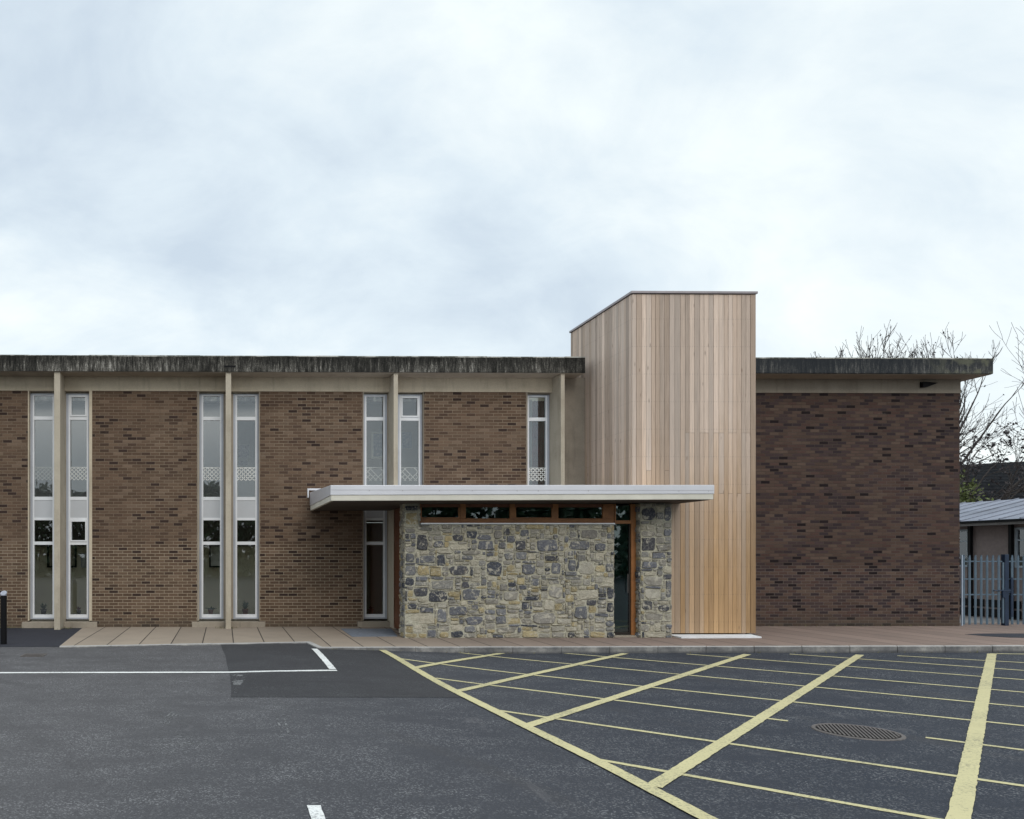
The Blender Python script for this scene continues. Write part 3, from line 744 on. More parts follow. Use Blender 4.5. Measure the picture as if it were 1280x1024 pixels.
# free-standing display boards carrying the upper posters
for (a, b, lab) in ((290.5,328,'pale display board carrying posters in the upper window right of the second fin'),(452,530,'wide pale display board with pictures in the upper windows beside the third fin')):
    xa, xb = WX(a,0.95), WX(b,0.95)
    t = thing('display_board', lab, 'display board', ((xa+xb)/2,0.97,3.045), 'display boards behind the upper windows')
    build('board', MB().box(xa, xb, 0.952, 0.99, 4.0, 5.25 if a < 300 else 5.7), M['plaster_up'], t)
    for xx in (xa+0.05, xb-0.09): build('leg', MB().box(xx, xx+0.04, 0.952, 0.99, 3.045, 4.0), M['frame_g'], t)
# curtain and blind behind the rightmost upper window
cu = MB(); xa, xb = WX(665.5,0.5), WX(690,0.5); k = 40
vs = []
for j in range(k+1):
    x = xa+(xb-xa)*j/k; y = 0.5+0.035*math.sin(j*0.95)+0.01*math.sin(j*2.3)
    for (dy, z) in ((0,3.06),(0,5.66),(0.012,3.06),(0.012,5.66)): vs.append((x, y+dy, z))
fs = []
for j in range(k):
    a = 4*j; fs += [(a,a+4,a+5,a+1),(a+2,a+3,a+7,a+6)]
cu.add(vs, fs); tag(build('curtain', cu, M['crimson'], base=(xa,0.5,3.06)), 'dark crimson curtain behind the rightmost upper slot window', 'curtain')
tag(build('window_blind', MB().box(WX(650,0.4), WX(665.0,0.4), 0.40, 0.415, 3.06, 5.66), M['blind'], base=(WX(660,0.4),0.4,3.06)), 'pale grey vertical blind behind the rightmost upper slot window', 'blind')

def potted(px, Y, h, wid, pot, leafm, label, n=26, potm=None, up=0.6):
    X = WX(px, Y); zb = zz['bot']-0.01
    t = thing('potted_plant', label, 'plant', (X, Y, zb), 'potted plants on the ground-floor window sills')
    build('pot', MB().lathe(X, Y, [(pot*0.72,zb),(pot,zb+pot*1.5),(pot*1.08,zb+pot*1.5),(pot*1.08,zb+pot*1.75),(pot*0.9,zb+pot*1.75),(pot*0.88,zb+pot*1.6)], 16), potm or M['terracotta'], t, smooth=True)
    lf = MB(); z0 = zb+pot*1.6
    for _ in range(n):
        an = R.uniform(0, 6.28); l = R.uniform(0.5,1)*h; out = R.uniform(0.2,1)*wid
        tip = Vector((math.cos(an)*out, math.sin(an)*out*0.7, l*up + R.uniform(0,1)*l*(1-up)))
        s = Vector((X, Y, z0)); mid = s + tip*0.55 + Vector((0,0,l*0.12)); e = s + tip
        sd = Vector((-math.sin(an), math.cos(an), 0.2))*R.uniform(0.012,0.024)
        lf.add([s, mid-sd, e, mid+sd, mid+Vector((0,0,-0.004))], [(0,1,4),(1,2,4),(2,3,4),(3,0,4)])
        lf.tube([s, s+tip*0.3, mid], [0.003,0.0025,0.002], 4)
    build('leaves', lf, leafm, t)
    return t
potted(54.5, 0.34, 0.20, 0.15, 0.075, M['houseplant'], 'small dark potted plant on the sill behind the leftmost ground-floor window', potm=M['black'])
potted(98.5, 0.34, 0.14, 0.09, 0.055, M['redleaf'], 'tiny plant with reddish leaves in a black pot, window right of the first fin', 18, M['black'])
potted(263.5, 0.34, 0.10, 0.20, 0.065, M['houseplant'], 'low spreading plant in a terracotta bowl, ground-floor window left of the second fin', 30, up=0.3)
potted(306.5, 0.34, 0.24, 0.14, 0.075, M['houseplant'], 'bushy green plant in a terracotta pot, window right of the second fin', 40)
potted(463.5, 0.34, 0.10, 0.10, 0.07, M['redleaf'], 'low reddish plant in a terracotta bowl behind the dark window under the canopy', 20)

# ------------------------------------------------------------------ timber tower
tw = thing('timber_tower', 'tall box tower clad in vertical cedar boards beside the stone porch', 'tower', ((TX0+TX1)/2, -1, 0))
tw['label'] = 'tall box tower clad in vertical cedar boards beside the stone porch'
ZTT = 7.44; ZTB = 0.055
def boards(axis, a0, a1, const, sgn, nb, jointf, t):
    mb = MB(); a = a0; wds = [R.uniform(0.82,1.18) for _ in range(nb)]; s = (a1-a0)/sum(wds)
    for i, w in enumerate(wds):
        w *= s; r = R.random(); cuts = jointf(i); zs = [ZTB] + sorted(cuts) + [ZTT]
        for j in range(len(zs)-1):
            c = (min(1,max(0,r+R.uniform(-0.12,0.12))) if j else r, R.random(), R.random())
            dd = R.uniform(0,0.004)
            z0, z1 = zs[j]+(0.002 if j else 0), zs[j+1]-0.002
            if axis == 'x': mb.box(a+0.003, a+w-0.003, const-dd, const+0.02, z0, z1, 0, c)
            else: mb.box(const-dd, const+0.02, a+0.003, a+w-0.003, z0, z1, 0, c)
        a += w
    return mb
def jf(i):
    c = []
    if i >= 10 and i % 3 != 1: c.append(4.42 + R.choice([0,0,0.0]))
    if i >= 14 and i % 2 == 0 or i in (3,7): c.append(3.10 if i >= 14 else 3.6)
    return c
build('cladding', boards('x', TX0+0.004, TX1-0.115, TYF, 1, 25, jf, tw), M['cedar'], tw, bevel=0.003)
def js(i): return [2.2 + 0.0*i] if i % 4 == 1 else []
build('cladding', boards('y', TYF+0.022, TYB, TX0, 1, 27, js, tw), M['cedar'], tw, bevel=0.003)
crn = MB().box(TX1-0.112, TX1, TYF-0.006, TYF+0.02, ZTB, ZTT, 0, (0.12,0.3,0.95)).box(TX1-0.025, TX1, TYF+0.021, TYB, ZTB, ZTT, 0, (0.3,0.3,0.6))
build('corner_board', crn, M['cedar'], tw)
build('core', MB().box(TX0+0.021, TX1-0.026, TYF+0.022, TYB-0.01, ZTB, ZTT+0.01), M['dark'], tw)
cp = MB().box(TX0-0.03, TX1+0.03, TYF-0.035, TYB+0.03, ZTT+0.012, ZTT+0.062)
build('coping', cp, M['coping'], tw, bevel=0.004)
pl0 = onY(839.8, 797, -2.32); pl1 = onY(946, 797, -2.32)
pq = [G(x,y,False) for x,y in ((839.5,798.2),(952,797.8),(946,794.6))]
build('plinth', MB().prism([(WX(840,-2.4), pq[0].y), (pq[1].x, pq[1].y), (TX1+0.06, TYF+0.3), (TX1-0.02, TYF+0.3), (TX1-0.02, TYF+0.02), (WX(840,-2.4), TYF+0.02)], 0.001, 0.03), M['white_stone'], tw)

# ------------------------------------------------------------------ stone porch
por = thing('entrance_porch', 'low entrance porch with rubble stone wall under a thin flat zinc-edged canopy', 'porch', (6, -2.5, 0))
YP = -2.58
SX0, SX1 = WX(506.0,YP), WX(767.3,YP)
PX0, PX1 = WX(800.8,YP), WX(839.4,YP)
ZSTONE = WZ(655.5, 600, YP); ZSOF = 2.86
PAL = {'d':[(0.060,0.066,0.085),(0.075,0.08,0.10),(0.085,0.085,0.098)], 'm':[(0.18,0.185,0.205),(0.21,0.21,0.22),(0.16,0.165,0.19)],
       'g':[(0.31,0.29,0.26),(0.35,0.325,0.28),(0.27,0.26,0.24)], 'b':[(0.48,0.44,0.35),(0.44,0.41,0.34),(0.52,0.475,0.37)], 'y':[(0.46,0.38,0.22),(0.42,0.34,0.19)]}
def rubble(mb, u0, u1, z0, z1, tomap, seeds, rng, cell=0.026, notch=None):
    nu = max(1, int((u1-u0)/cell)); nz = max(1, int((z1-z0)/cell)); cu_ = (u1-u0)/nu; cz = (z1-z0)/nz
    occ = [[False]*nu for _ in range(nz)]
    if notch:
        for j in range(nz):
            for i in range(nu):
                if notch(u0+(i+.5)*cu_, z0+(j+.5)*cz): occ[j][i] = True
    # mortar bed
    vs, fs = [], []
    for j in range(nz+1):
        for i in range(nu+1):
            u, z = u0+i*cu_, z0+j*cz
            d = 0.010*(mnoise.noise(Vector((u*9, z*9, 3.3)))) + rng.uniform(-0.003,0.003)
            vs.append(tomap(u, z, d))
    for j in range(nz):
        for i in range(nu):
            if notch and notch(u0+(i+.5)*cu_, z0+(j+.5)*cz): continue
            a = j*(nu+1)+i; fs.append((a, a+1, a+nu+2, a+nu+1))
    mb.add(vs, fs, 1)
    stones = []
    def claim(i0, j0, i1, j1):
        for j in range(j0, j1):
            for i in range(i0, i1): occ[j][i] = True
    for (a, b, c, d, k) in seeds:
        i0 = max(0, round((a-u0)/cu_)); i1 = min(nu, round((b-u0)/cu_)); j0 = max(0, round((c-z0)/cz)); j1 = min(nz, round((d-z0)/cz))
        if i1-i0 < 2 or j1-j0 < 2: continue
        if any(occ[j][i] for j in range(j0,j1) for i in range(i0,i1)): 
            i0 += 1; j0 += 1
            if i1-i0 < 2 or j1-j0 < 2 or any(occ[j][i] for j in range(j0,j1) for i in range(i0,i1)): continue
        claim(i0,j0,i1,j1); stones.append((i0,j0,i1,j1,k))
    for j in range(nz):
        for i in range(nu):
            if occ[j][i]: continue
            mw, mh = rng.choice([(3,2),(5,2),(7,3),(9,3),(10,4),(12,5),(14,6),(17,5),(7,6),(10,2),(14,3),(4,5),(11,4)])
            w = 1
            while w < mw and i+w < nu and not occ[j][i+w]: w += 1
            h = 1
            while h < mh and j+h < nz and not any(occ[j+h][i+q] for q in range(w)): h += 1
            # leave no thin leftovers
            if i+w < nu and not occ[j][i+w] and (i+w+1 >= nu or occ[j][i+w+1]): w += 1
            if any(occ[j+y_][i+x_] for y_ in range(h) for x_ in range(w)): w = max(1, w-1)
            claim(i, j, i+w, j+h)
            if w*h < 4: continue
            k = rng.choices('dmgby', [0.04,0.13,0.31,0.40,0.12])[0]
            stones.append((i,j,i+w,j+h,k))
    for (i0,j0,i1,j1,k) in stones:
        a, b, c, d = u0+i0*cu_, u0+i1*cu_, z0+j0*cz, z0+j1*cz
        w, h = (b-a)/2, (d-c)/2; cx, cz_ = (a+b)/2, (c+d)/2
        gap_ = min(0.0055, w*0.15, h*0.15); w -= gap_; h -= gap_
        n = rng.choice([9,11,13]); pw = rng.uniform(0.20, 0.6); rot = rng.uniform(-0.06,0.06); taper = rng.uniform(-0.18,0.18); tap2 = rng.uniform(-0.12,0.12)
        col = rng.choice(PAL[k]); f = rng.uniform(0.82,1.2); col = tuple(x*f for x in col)
        D_ = rng.uniform(0.010,0.032) + (0.006 if k in 'dm' else 0)
        tx, tz = rng.uniform(-0.08,0.08), rng.uniform(-0.10,0.10)
        ring = []
        for q in range(n):
            t = 2*math.pi*(q+rng.uniform(-0.2,0.2))/n; ct, st = math.cos(t), math.sin(t)
            x = math.copysign(abs(ct)**pw, ct); y = math.copysign(abs(st)**pw, st)
            jx = 1+rng.uniform(-0.16,0.05); jy = 1+rng.uniform(-0.16,0.05)
            ring.append((x*w*jx*(1+taper*y*0.6), y*h*jy*(1+tap2*x*0.6)))
        vs = []
        for (sc, dep, jj) in ((1.0, -0.012, 0), (0.985, D_*0.45, 0.003), (0.90, D_*0.85, 0.003), (0.55, D_, 0.006)):
            for (x, y) in ring:
                xx, yy = x*sc, y*sc
                dd = dep + (tx*xx+tz*yy)*(1 if dep > 0 else 0) + rng.uniform(-jj, jj)
                X = cx + xx*math.cos(rot) - yy*math.sin(rot); Z = cz_ + xx*math.sin(rot) + yy*math.cos(rot)
                vs.append(tomap(min(max(X,u0),u1), min(max(Z,z0),z1), dd))
        vs.append(tomap(cx, cz_, D_+rng.uniform(-0.004,0.006)))
        fs = []
        for r_ in range(3):
            for q in range(n):
                fs.append((r_*n+q, r_*n+(q+1)%n, (r_+1)*n+(q+1)%n, (r_+1)*n+q))
        for q in range(n): fs.append((3*n+q, 3*n+(q+1)%n, 4*n))
        mb.add(vs, fs, 0, col)
Z5 = lambda a,b,c,d,k: (WX(370+a/4.096,YP), WX(370+c/4.096,YP), WZ(580+d/4.096,600,YP), WZ(580+b/4.096,600,YP), k)
Z6 = lambda a,b,c,d,k: (WX(620+a/3.765,YP), WX(620+c/3.765,YP), WZ(580+d/3.765,700,YP), WZ(580+b/3.765,700,YP), k)
seedsA = [Z5(*t) for t in ((612,362,675,445,'d'),(800,362,860,400,'d'),(873,342,930,388,'d'),(925,393,1018,445,'m'),(630,470,712,510,'m'),(718,460,762,525,'d'),
 (785,518,892,575,'d'),(970,498,1060,572,'d'),(690,595,815,642,'g'),(603,632,675,682,'d'),(677,652,775,706,'d'),(845,640,945,700,'m'),(567,717,622,748,'d'),
 (718,740,772,815,'m'),(778,728,880,778,'m'),(560,765,710,822,'b'),(865,780,960,825,'m'),(670,848,718,895,'m'),(790,855,858,895,'d'),(558,518,612,575,'m'),
 (558,583,605,628,'d'),(560,640,568,706,'d'),(560,245,625,315,'y'),(557,455,610,505,'m'),(703,390,755,430,'m'),(845,465,910,492,'m'),(620,520,680,575,'y'),(685,530,745,575,'y'),
 (735,860,785,890,'y'),(560,212,625,240,'d'),(780,410,880,440,'b'),(1020,780,1075,820,'m'),(1000,870,1065,897,'m'),(1010,340,1060,385,'g'))]
seedsB = [Z6(*t) for t in ((88,362,140,405,'d'),(185,355,292,412,'m'),(395,305,480,355,'g'),(345,362,440,405,'m'),(462,370,520,413,'m'),(228,430,282,457,'d'),(337,447,376,503,'m'),
 (120,470,185,525,'m'),(258,465,308,525,'m'),(0,470,35,522,'d'),(245,570,315,635,'g'),(122,620,207,643,'d'),(385,590,480,640,'b'),(33,600,105,645,'g'),(118,650,160,685,'d'),
 (365,670,432,730,'m'),(168,695,283,752,'g'),(0,720,65,755,'d'),(335,790,372,823,'d'),(0,765,100,798,'g'),(520,578,552,640,'d'),(523,652,553,705,'d'),(523,788,553,825,'d'),
 (515,465,553,512,'m'),(25,302,68,340,'d'),(112,305,158,345,'m'),(90,415,147,450,'m'),(40,418,82,450,'m'),(390,460,460,520,'b'),(220,640,275,690,'b'),(440,445,510,460,'g'))]
seedsP = [Z6(*t) for t in ((682,342,752,412,'d'),(682,205,752,265,'d'),(682,460,765,495,'m'),(684,645,738,690,'d'),(765,660,822,697,'d'),(700,585,772,640,'b'),(795,548,824,640,'m'),
 (785,300,825,345,'m'),(692,530,785,575,'g'),(684,790,700,824,'d'),(790,200,825,270,'m'),(700,700,790,735,'g'))]
ZPT = ZSOF - 0.004
rg = random.Random(11)
PLX = WX(524.5,YP)  # raised end of the wall, up to the canopy
mbw = MB()
def notchA(u, z): return u > PLX and z > ZSTONE
rubble(mbw, SX0, SX1, 0.0, ZPT, lambda u,z,d: (u, YP-d, z), seedsA+seedsB, rg, notch=notchA)
YW = YP+0.42
def side(mb, X, sgn, y0, y1, zt, rng):
    rubble(mb, y0, y1, 0.0, zt, (lambda u,z,d: (X+sgn*d, u, z)) if sgn > 0 else (lambda u,z,d: (X-d, y1-(u-y0), z)), [], rng)
side(mbw, SX0, -1, YP, YW, ZPT, rg); side(mbw, SX1, 1, YP, YW, ZSTONE, rg)
rubble(mbw, PLX-0.0, PLX+0.42, ZSTONE, ZPT, lambda u,z,d: (PLX+d, YP+(u-PLX), z), [], rg)
mbw.box(SX0+0.012, SX1-0.012, YP+0.015, YW, -0.1, ZSTONE-0.012, 1); mbw.box(SX0+0.012, PLX-0.012, YP+0.015, YW, ZSTONE-0.0125, ZPT, 1)
build('stone_wall', mbw, [M['stone'], M['mortar']], por)
mbp = MB()
rubble(mbp, PX0, PX1, 0.0, ZPT, lambda u,z,d: (u, YP-d, z), seedsP, rg)
side(mbp, PX0, -1, YP, YW-0.1, ZPT, rg)
mbp.box(PX0+0.012, PX1, YP+0.015, TYF+0.0-0.001, -0.1, ZPT-0.001, 1)
build('stone_pier', mbp, [M['stone'], M['mortar']], por)
# pier back to fill behind (butts against the tower board face)
YF = YP+0.20   # glazing plane
# clerestory: sill, frames, panes
zc0 = WZ(652.3,640,YF); 
build('sill_flashing', MB().box(PLX+0.02, SX1+0.01, YP-0.035, YP+0.30, ZSTONE+0.002, ZSTONE+0.028), M['white_stone'], por)
def cpx(x): return WX(x, YF)
zb = WZ(651.8,640,YF); zg = WZ(648.8,640,YF)
rail = MB().box(PLX+0.025, cpx(766.8), YF-0.02, YF+0.05, ZSTONE+0.03, zg); 
lights = [(526.3,573.2,1),(583.2,636.0,0),(644.0,689.6,1),(697.8,752.0,0)]
mull = [(574.8,581.8),(636.6,643.0),(690.4,697.4),(752.6,766.6)]
for (a, b) in mull: rail.box(cpx(a), cpx(b), YF-0.03, YF+0.055, zg+0.001, ZPT)
rail.box(PLX+0.025, cpx(526.0), YF-0.02, YF+0.05, zg+0.001, ZPT)
build('timber_frame', rail, M['timber'], por, bevel=0.004)
mb_ = MB().box(PLX+0.025, cpx(752), YF-0.012, YF+0.04, WZ(634.2,640,YF), ZPT)
build('head_rail', mb_, M['timber_d'], por)
zh = WZ(634.4,640,YF)
for (a, b, s) in lights:
    g = MB(); xa, xb = cpx(a), cpx(b)
    if s:
        k = 0.03
        g.box(xa-0.02, xa+k-0.02, YF-0.028, YF+0.03, zg+0.002, zh-0.002); g.box(xb-k+0.02, xb+0.02, YF-0.028, YF+0.03, zg+0.002, zh-0.002)
        g.box(xa-0.02+k, xb+0.02-k, YF-0.028, YF+0.03, zg+0.002, zg+k)
    else:
        k = 0.012; g.box(xa-0.01, xb+0.01, YF-0.022, YF+0.03, zg+0.002, zg+k)
    cw = build('clerestory_window', g, M['timber'], por)
    build('glass', MB().box(xa-0.015, xb+0.015, YF+0.002, YF+0.008, zg+k, zh-0.001), M['glass_porch'], cw)
# glazed door
dx0, dx1 = cpx(767.3), cpx(793.6)
zd1 = WZ(653.6,780,YF)
df = MB()
df.box(dx1-0.10, dx1, YF-0.04, YF+0.06, 0.04, ZPT)
df.box(dx0+0.001, dx1-0.102, YF-0.03, YF+0.05, zd1-0.02, zd1+0.05)
df.box(dx0+0.001, dx0+0.03, YF-0.03, YF+0.05, zd1+0.051, ZPT)
dr = build('entrance_door', df, M['timber'], por)
leaf = MB(); k = 0.055
lx0, lx1 = dx0-0.15, dx1-0.103
leaf.box(lx1-0.03, lx1, YF-0.01, YF+0.04, 0.05, zd1-0.022)
leaf.box(lx0, lx1-0.031, YF-0.005, YF+0.035, 0.05, 0.10)
build('door_leaf', leaf, M['dark'], dr)
build('glass', MB().box(lx0, lx1-0.03, YF+0.002, YF+0.008, 0.10, zd1-0.022), M['glass_porch'], dr)
build('glass', MB().box(dx0+0.03, dx1-0.102, YF+0.002, YF+0.008, zd1+0.052, ZPT-0.02), M['glass_porch'], dr)
build('threshold', MB().box(SX1+0.012, PX0+0.0-0.012, YF-0.13, YF+0.10, 0.001, 0.038), M['conc_grey'], dr)
# door handle bar
build('handle', MB().tube([(lx1-0.07,YF-0.04,0.95),(lx1-0.07,YF-0.04,1.35)], 0.009, 8), M['iron'], dr)
# timber screen on the left side of the porch, with main door
TSX = WX(492.3,-0.5)+0.0
ts = MB()
ts.box(TSX, TSX+0.06, -0.50, -0.42, 0.03, ZPT); ts.box(TSX, TSX+0.06, YW+0.002, YW+0.08, 0.03, ZPT); ts.box(TSX, TSX+0.06, -0.418, YW+0.081, 0.03, 0.09); ts.box(TSX, TSX+0.06, -0.418, YW+0.081, 2.1, 2.18)
scr = build('side_screen', ts, M['timber_d'], por)
build('door_leaf', MB().box(TSX+0.012, TSX+0.05, -0.417, YW+0.081, 0.091, 2.099), M['timber_d'], scr)
build('top_panel', MB().box(TSX+0.012, TSX+0.05, -0.417, YW+0.081, 2.181, ZPT), M['timber_d'], scr)
# porch interior linings
build('floor', MB().box(TSX+0.065, TX0-0.001, YW+0.01, -0.062, 0.001, 0.012), M['floor_in'], por)
build('inner_wall', MB().box(TSX+0.065, TX0-0.001, -0.075, -0.062, 0.013, ZPT), simple('sage_plaster', (0.60,0.65,0.60), 0.9, 0, 0.05, 2), por)
build('inner_wall', MB().box(TX0-0.02, TX0-0.002, YW+0.02, -0.076, 0.013, ZPT), simple('pale_green_plaster', (0.66,0.72,0.68), 0.9, 0, 0.05, 2), por)
# canopy
YC = -3.33
cx0 = WX(388.0, -0.02); cxf = WX(413.8, YC); cx1 = WX(891.8, YC)
TW = TX0 - 0.004
def canopy_layer(name, out, zb_, zt_, mat, bevel=0.0):
    P = [(cx0-out, -0.021), (cxf-out, YC-out), (cx1+out, YC-out), (cx1+out, TYF-0.012), (TW, TYF-0.012), (TW, -0.062), (FINX[3]+fw[3]+0.4, -0.062), (FINX[3]+fw[3]+0.4, -0.021)]
    mb = MB().prism(P, zb_, zt_)
    return build(name, mb, mat, por, bevel=bevel)
xr = lambda p: (p[0]-cxf)/(cx1-cxf)
back = lambda p: max(0, min(1, (p[1]-YC)/(-YC)))
zsof = lambda p: 2.852 + 0.035*max(0, xr(p))
zmid = lambda p: 2.966 + 0.035*max(0, xr(p)) + 0.0*back(p)
ztop = lambda p: 3.165 + 0.015*max(0, xr(p)) + 0.135*back(p)
canopy_layer('canopy_slab', 0.0, zsof, lambda p: zmid(p)-0.0005, M['band'], 0.006)
canopy_layer('canopy_fascia', 0.012, zmid, ztop, M['zinc'], 0.006)
Pin = [(cx0+0.06, -0.08), (cxf+0.05, YC+0.06), (cx1-0.06, YC+0.06), (cx1-0.06, TYF-0.05), (TW-0.02, TYF-0.05), (TW-0.02, -0.08)]
build('canopy_soffit', MB().prism(Pin, lambda p: zsof(p)-0.012, lambda p: zsof(p)-0.0005), M['darksoffit'], por)
seam = MB()
for fx_ in (461.5,503,549,590,646,672.5,735,848,885):
    x = WX(fx_, YC); seam.box(x-0.006, x+0.006, YC-0.018, YC-0.0121, 3.05, 3.06)
x = WX(660, YC)
seam.box(cxf, cx1, YC-0.0155, YC-0.0121, 3.068, 3.072)
build('fascia_seam', seam, M['coping'], por)
pf = onY(384.3, 613, -0.02)
build('wall_flashing', MB().box(pf.x, pf.x+0.85, -0.03, -0.002, pf.z+0.0, pf.z+0.045).box(pf.x, pf.x+0.035, -0.03, -0.002, pf.z-0.18, pf.z-0.001), M['zinc'], por)

# entrance mat
mq = [G(x,y,False) for x,y in ((426,786.3),(489,786.3),(497,795.8),(440,796.2))]
tag(build('entrance_mat', MB().prism([(p.x,p.y) for p in mq], 0.001, 0.010), M['mat'], base=(mq[0].x,mq[0].y,0)), 'flat blue-grey entrance mat on the paving beside the porch side door', 'mat')

# ------------------------------------------------------------------ bollard, covers
bp = G(3.4, 806.0); bx, by, bz = bp.x, bp.y+0.06, zroad(bp.x, bp.y)
bo = thing('bollard', 'black round steel bollard with pale slanted top at the left edge', 'bollard', (bx,by,bz))
build('post', MB().lathe(bx, by, [(0.062,bz),(0.062,bz+0.97)], 24), M['black'], bo, smooth=False)
cap = MB(); n = 24; vs = []
for k_ in range(n):
    t = 2*math.pi*k_/n; vs.append((bx+0.063*math.cos(t), by+0.063*math.sin(t), bz+0.971))
for k_ in range(n):
    t = 2*math.pi*k_/n; vs.append((bx+0.063*math.cos(t), by+0.063*math.sin(t), bz+0.985+0.045*(1+math.sin(t))*0.9))
cap.add(vs, [tuple(range(n-1,-1,-1)), tuple(range(n,2*n))] + [(i,(i+1)%n,n+(i+1)%n,n+i) for i in range(n)])
build('cap', cap, simple('pale_steel_cap', (0.30,0.31,0.36), 0.4, 0.3, 0.1), bo)
mc = G(1071.5, 915.3); mr = 0.355; mz = zroad(mc.x, mc.y)
mh = thing('manhole_cover', 'round ribbed cast-iron cover among the yellow hatching', 'manhole cover', (mc.x, mc.y, mz))
rgm = MB().lathe(mc.x, mc.y, [(mr+0.035,mz+0.001),(mr+0.03,mz+0.010),(mr-0.002,mz+0.010),(mr-0.004,mz+0.001)], 48)
rgm.f = rgm.f[:-2]; rgm.m = rgm.m[:-2]; rgm.c = rgm.c[:-2]
build('frame_ring', rgm, M['iron'], mh)
lid = MB().lathe(mc.x, mc.y, [(mr-0.01,mz+0.001),(mr-0.01,mz+0.004)], 48)
build('lid', lid, M['black'], mh)
ribs = MB(); ang = math.radians(60)
dx, dy = math.cos(ang), math.sin(ang); nx, ny = -dy, dx
k = -mr+0.03
while k < mr-0.02:
    hl = math.sqrt(max(0, (mr-0.018)**2-k*k))
    if hl > 0.03:
        c = [(mc.x+nx*(k+s*0.008)+dx*t*hl, mc.y+ny*(k+s*0.008)+dy*t*hl) for s, t in ((-1,-1),(1,-1),(1,1),(-1,1))]
        ribs.prism(c, mz+0.0045, mz+0.014)
    k += 0.034
build('ribs', ribs, M['iron'], mh)
dc = G(42.5, 819.2); dz_ = zroad(dc.x, dc.y)
dg = thing('drain_grating', 'small dark drain grating set in the asphalt at far left', 'drain', (dc.x, dc.y, dz_))
f_ = MB(); w_, l_ = 0.20, 0.16
f_.box(dc.x-w_,dc.x+w_,dc.y-l_,dc.y-l_+0.03,dz_-0.01,dz_+0.008); f_.box(dc.x-w_,dc.x+w_,dc.y+l_-0.03,dc.y+l_,dz_-0.01,dz_+0.008)
f_.box(dc.x-w_,dc.x-w_+0.03,dc.y-l_+0.03,dc.y+l_-0.03,dz_-0.01,dz_+0.008); f_.box(dc.x+w_-0.03,dc.x+w_,dc.y-l_+0.03,dc.y+l_-0.03,dz_-0.01,dz_+0.008)
build('frame', f_, M['iron'], dg)
f_ = MB()
for i in range(9):
    xx = dc.x-w_+0.045+i*0.037; f_.box(xx, xx+0.018, dc.y-l_+0.031, dc.y+l_-0.031, dz_+0.001, dz_+0.007)
f_.box(dc.x-w_+0.03, dc.x+w_-0.03, dc.y-l_+0.03, dc.y+l_-0.03, dz_+0.0002, dz_+0.0009, 1)
build('bars', f_, [M['iron'], M['black']], dg)

# ------------------------------------------------------------------ palisade fence and gate
YFN = 0.12
def pale(x, w, z0, z1, y=YFN-0.03):
    m = MB(); t = 0.004; h = w/2
    # W-section pale with a pointed, splayed head
    pts = [(-h,0.0),(-h*0.4,-0.016),(h*0.4,-0.016),(h,0.0)]
    v = []
    for (a, b) in pts: v.append((x+a, y+b, z0))
    for (a, b) in pts: v.append((x+a, y+b, z1-0.08))
    for (a, b) in pts: v.append((x+a*0.35, y+b, z1))
    fr_ = len(v)
    for (a, b, c) in list(v): v.append((a, b+t, c))
    f = []
    for r_ in range(2):
        for q in range(3):
            a = r_*4+q; f.append((a,a+1,a+5,a+4)); f.append((a+fr_,a+4+fr_,a+5+fr_,a+1+fr_))
    f += [(0,4,4+fr_,fr_),(4,8,8+fr_,4+fr_),(3,3+fr_,7+fr_,7),(7,7+fr_,11+fr_,11),(8,9,9+fr_,8+fr_),(9,10,10+fr_,9+fr_),(10,11,11+fr_,10+fr_)]
    return m.add(v, f)
xg0 = WX(1199.8,YFN); xpost0, xpost1 = WX(1253.8,YFN), WX(1258.8,YFN)
zr = [WZ(y,1230,YFN) for y in (701.8,723.9,743.3)]
gate1 = thing('palisade_gate', 'left leaf of the blue-grey palisade gate between brick corner and navy post', 'gate', (xg0, YFN, 0))
x = xg0+0.07; 
while x < WX(1250.5,YFN):
    build('pale', pale(x, 0.062, 0.03, WZ(694,1230,YFN)), M['galv'], gate1); x += 0.1475
rl = MB()
for z_ in zr: rl.box(xg0+0.01, WX(1251.5,YFN), YFN-0.025, YFN+0.012, z_-0.015, z_+0.015)
build('rail', rl, M['galv'], gate1)
build('gate_stile', MB().box(WX(1250.6,YFN), WX(1252.6,YFN), YFN-0.052, YFN-0.026, 0.06, WZ(703,1250,YFN)), M['galv'], gate1)
build('gate_stile', MB().box(xg0-0.0, xg0+0.03, YFN-0.05, YFN-0.026, 0.0, WZ(694,1200,YFN)), simple('pale_steel',(0.36,0.42,0.50),0.5,0.1,0.1), gate1)
bt = MB().tube([(WX(1239,YFN),YFN-0.06,WZ(738.2,1245,YFN)),(WX(1261,YFN),YFN-0.06,WZ(738.2,1245,YFN))], 0.014, 8)
bt.box(WX(1249.5,YFN), WX(1253,YFN), YFN-0.085, YFN-0.05, WZ(747,1250,YFN), WZ(739,1250,YFN))
build('bolt', bt, M['navy'], gate1)
gp = thing('gate_post', 'navy square steel post between the two palisade gate leaves', 'post', (xpost0, YFN, 0))
build('post', MB().box(xpost0, xpost1, YFN-0.048, YFN+0.052, -0.02, WZ(693,1256,YFN)), M['navy'], gp, bevel=0.004)
build('catch', MB().box(xpost0-0.03, xpost1+0.05, YFN-0.062, YFN-0.049, WZ(741,1256,YFN), WZ(736,1256,YFN)), M['navy'], gp)
fe = thing('palisade_fence', 'right run of blue-grey palisade fence beyond the navy post', 'fence', (xpost1+0.1, YFN, 0))
x = xpost1+0.10
for i in range(22):
    build('pale', pale(x, 0.062, 0.03, WZ(694,1270,YFN)), M['galv'], fe); x += 0.1475
rl = MB()
for z_ in zr: rl.box(xpost1+0.03, x, YFN-0.025, YFN+0.012, z_-0.015, z_+0.015)
build('rail', rl, M['galv'], fe)
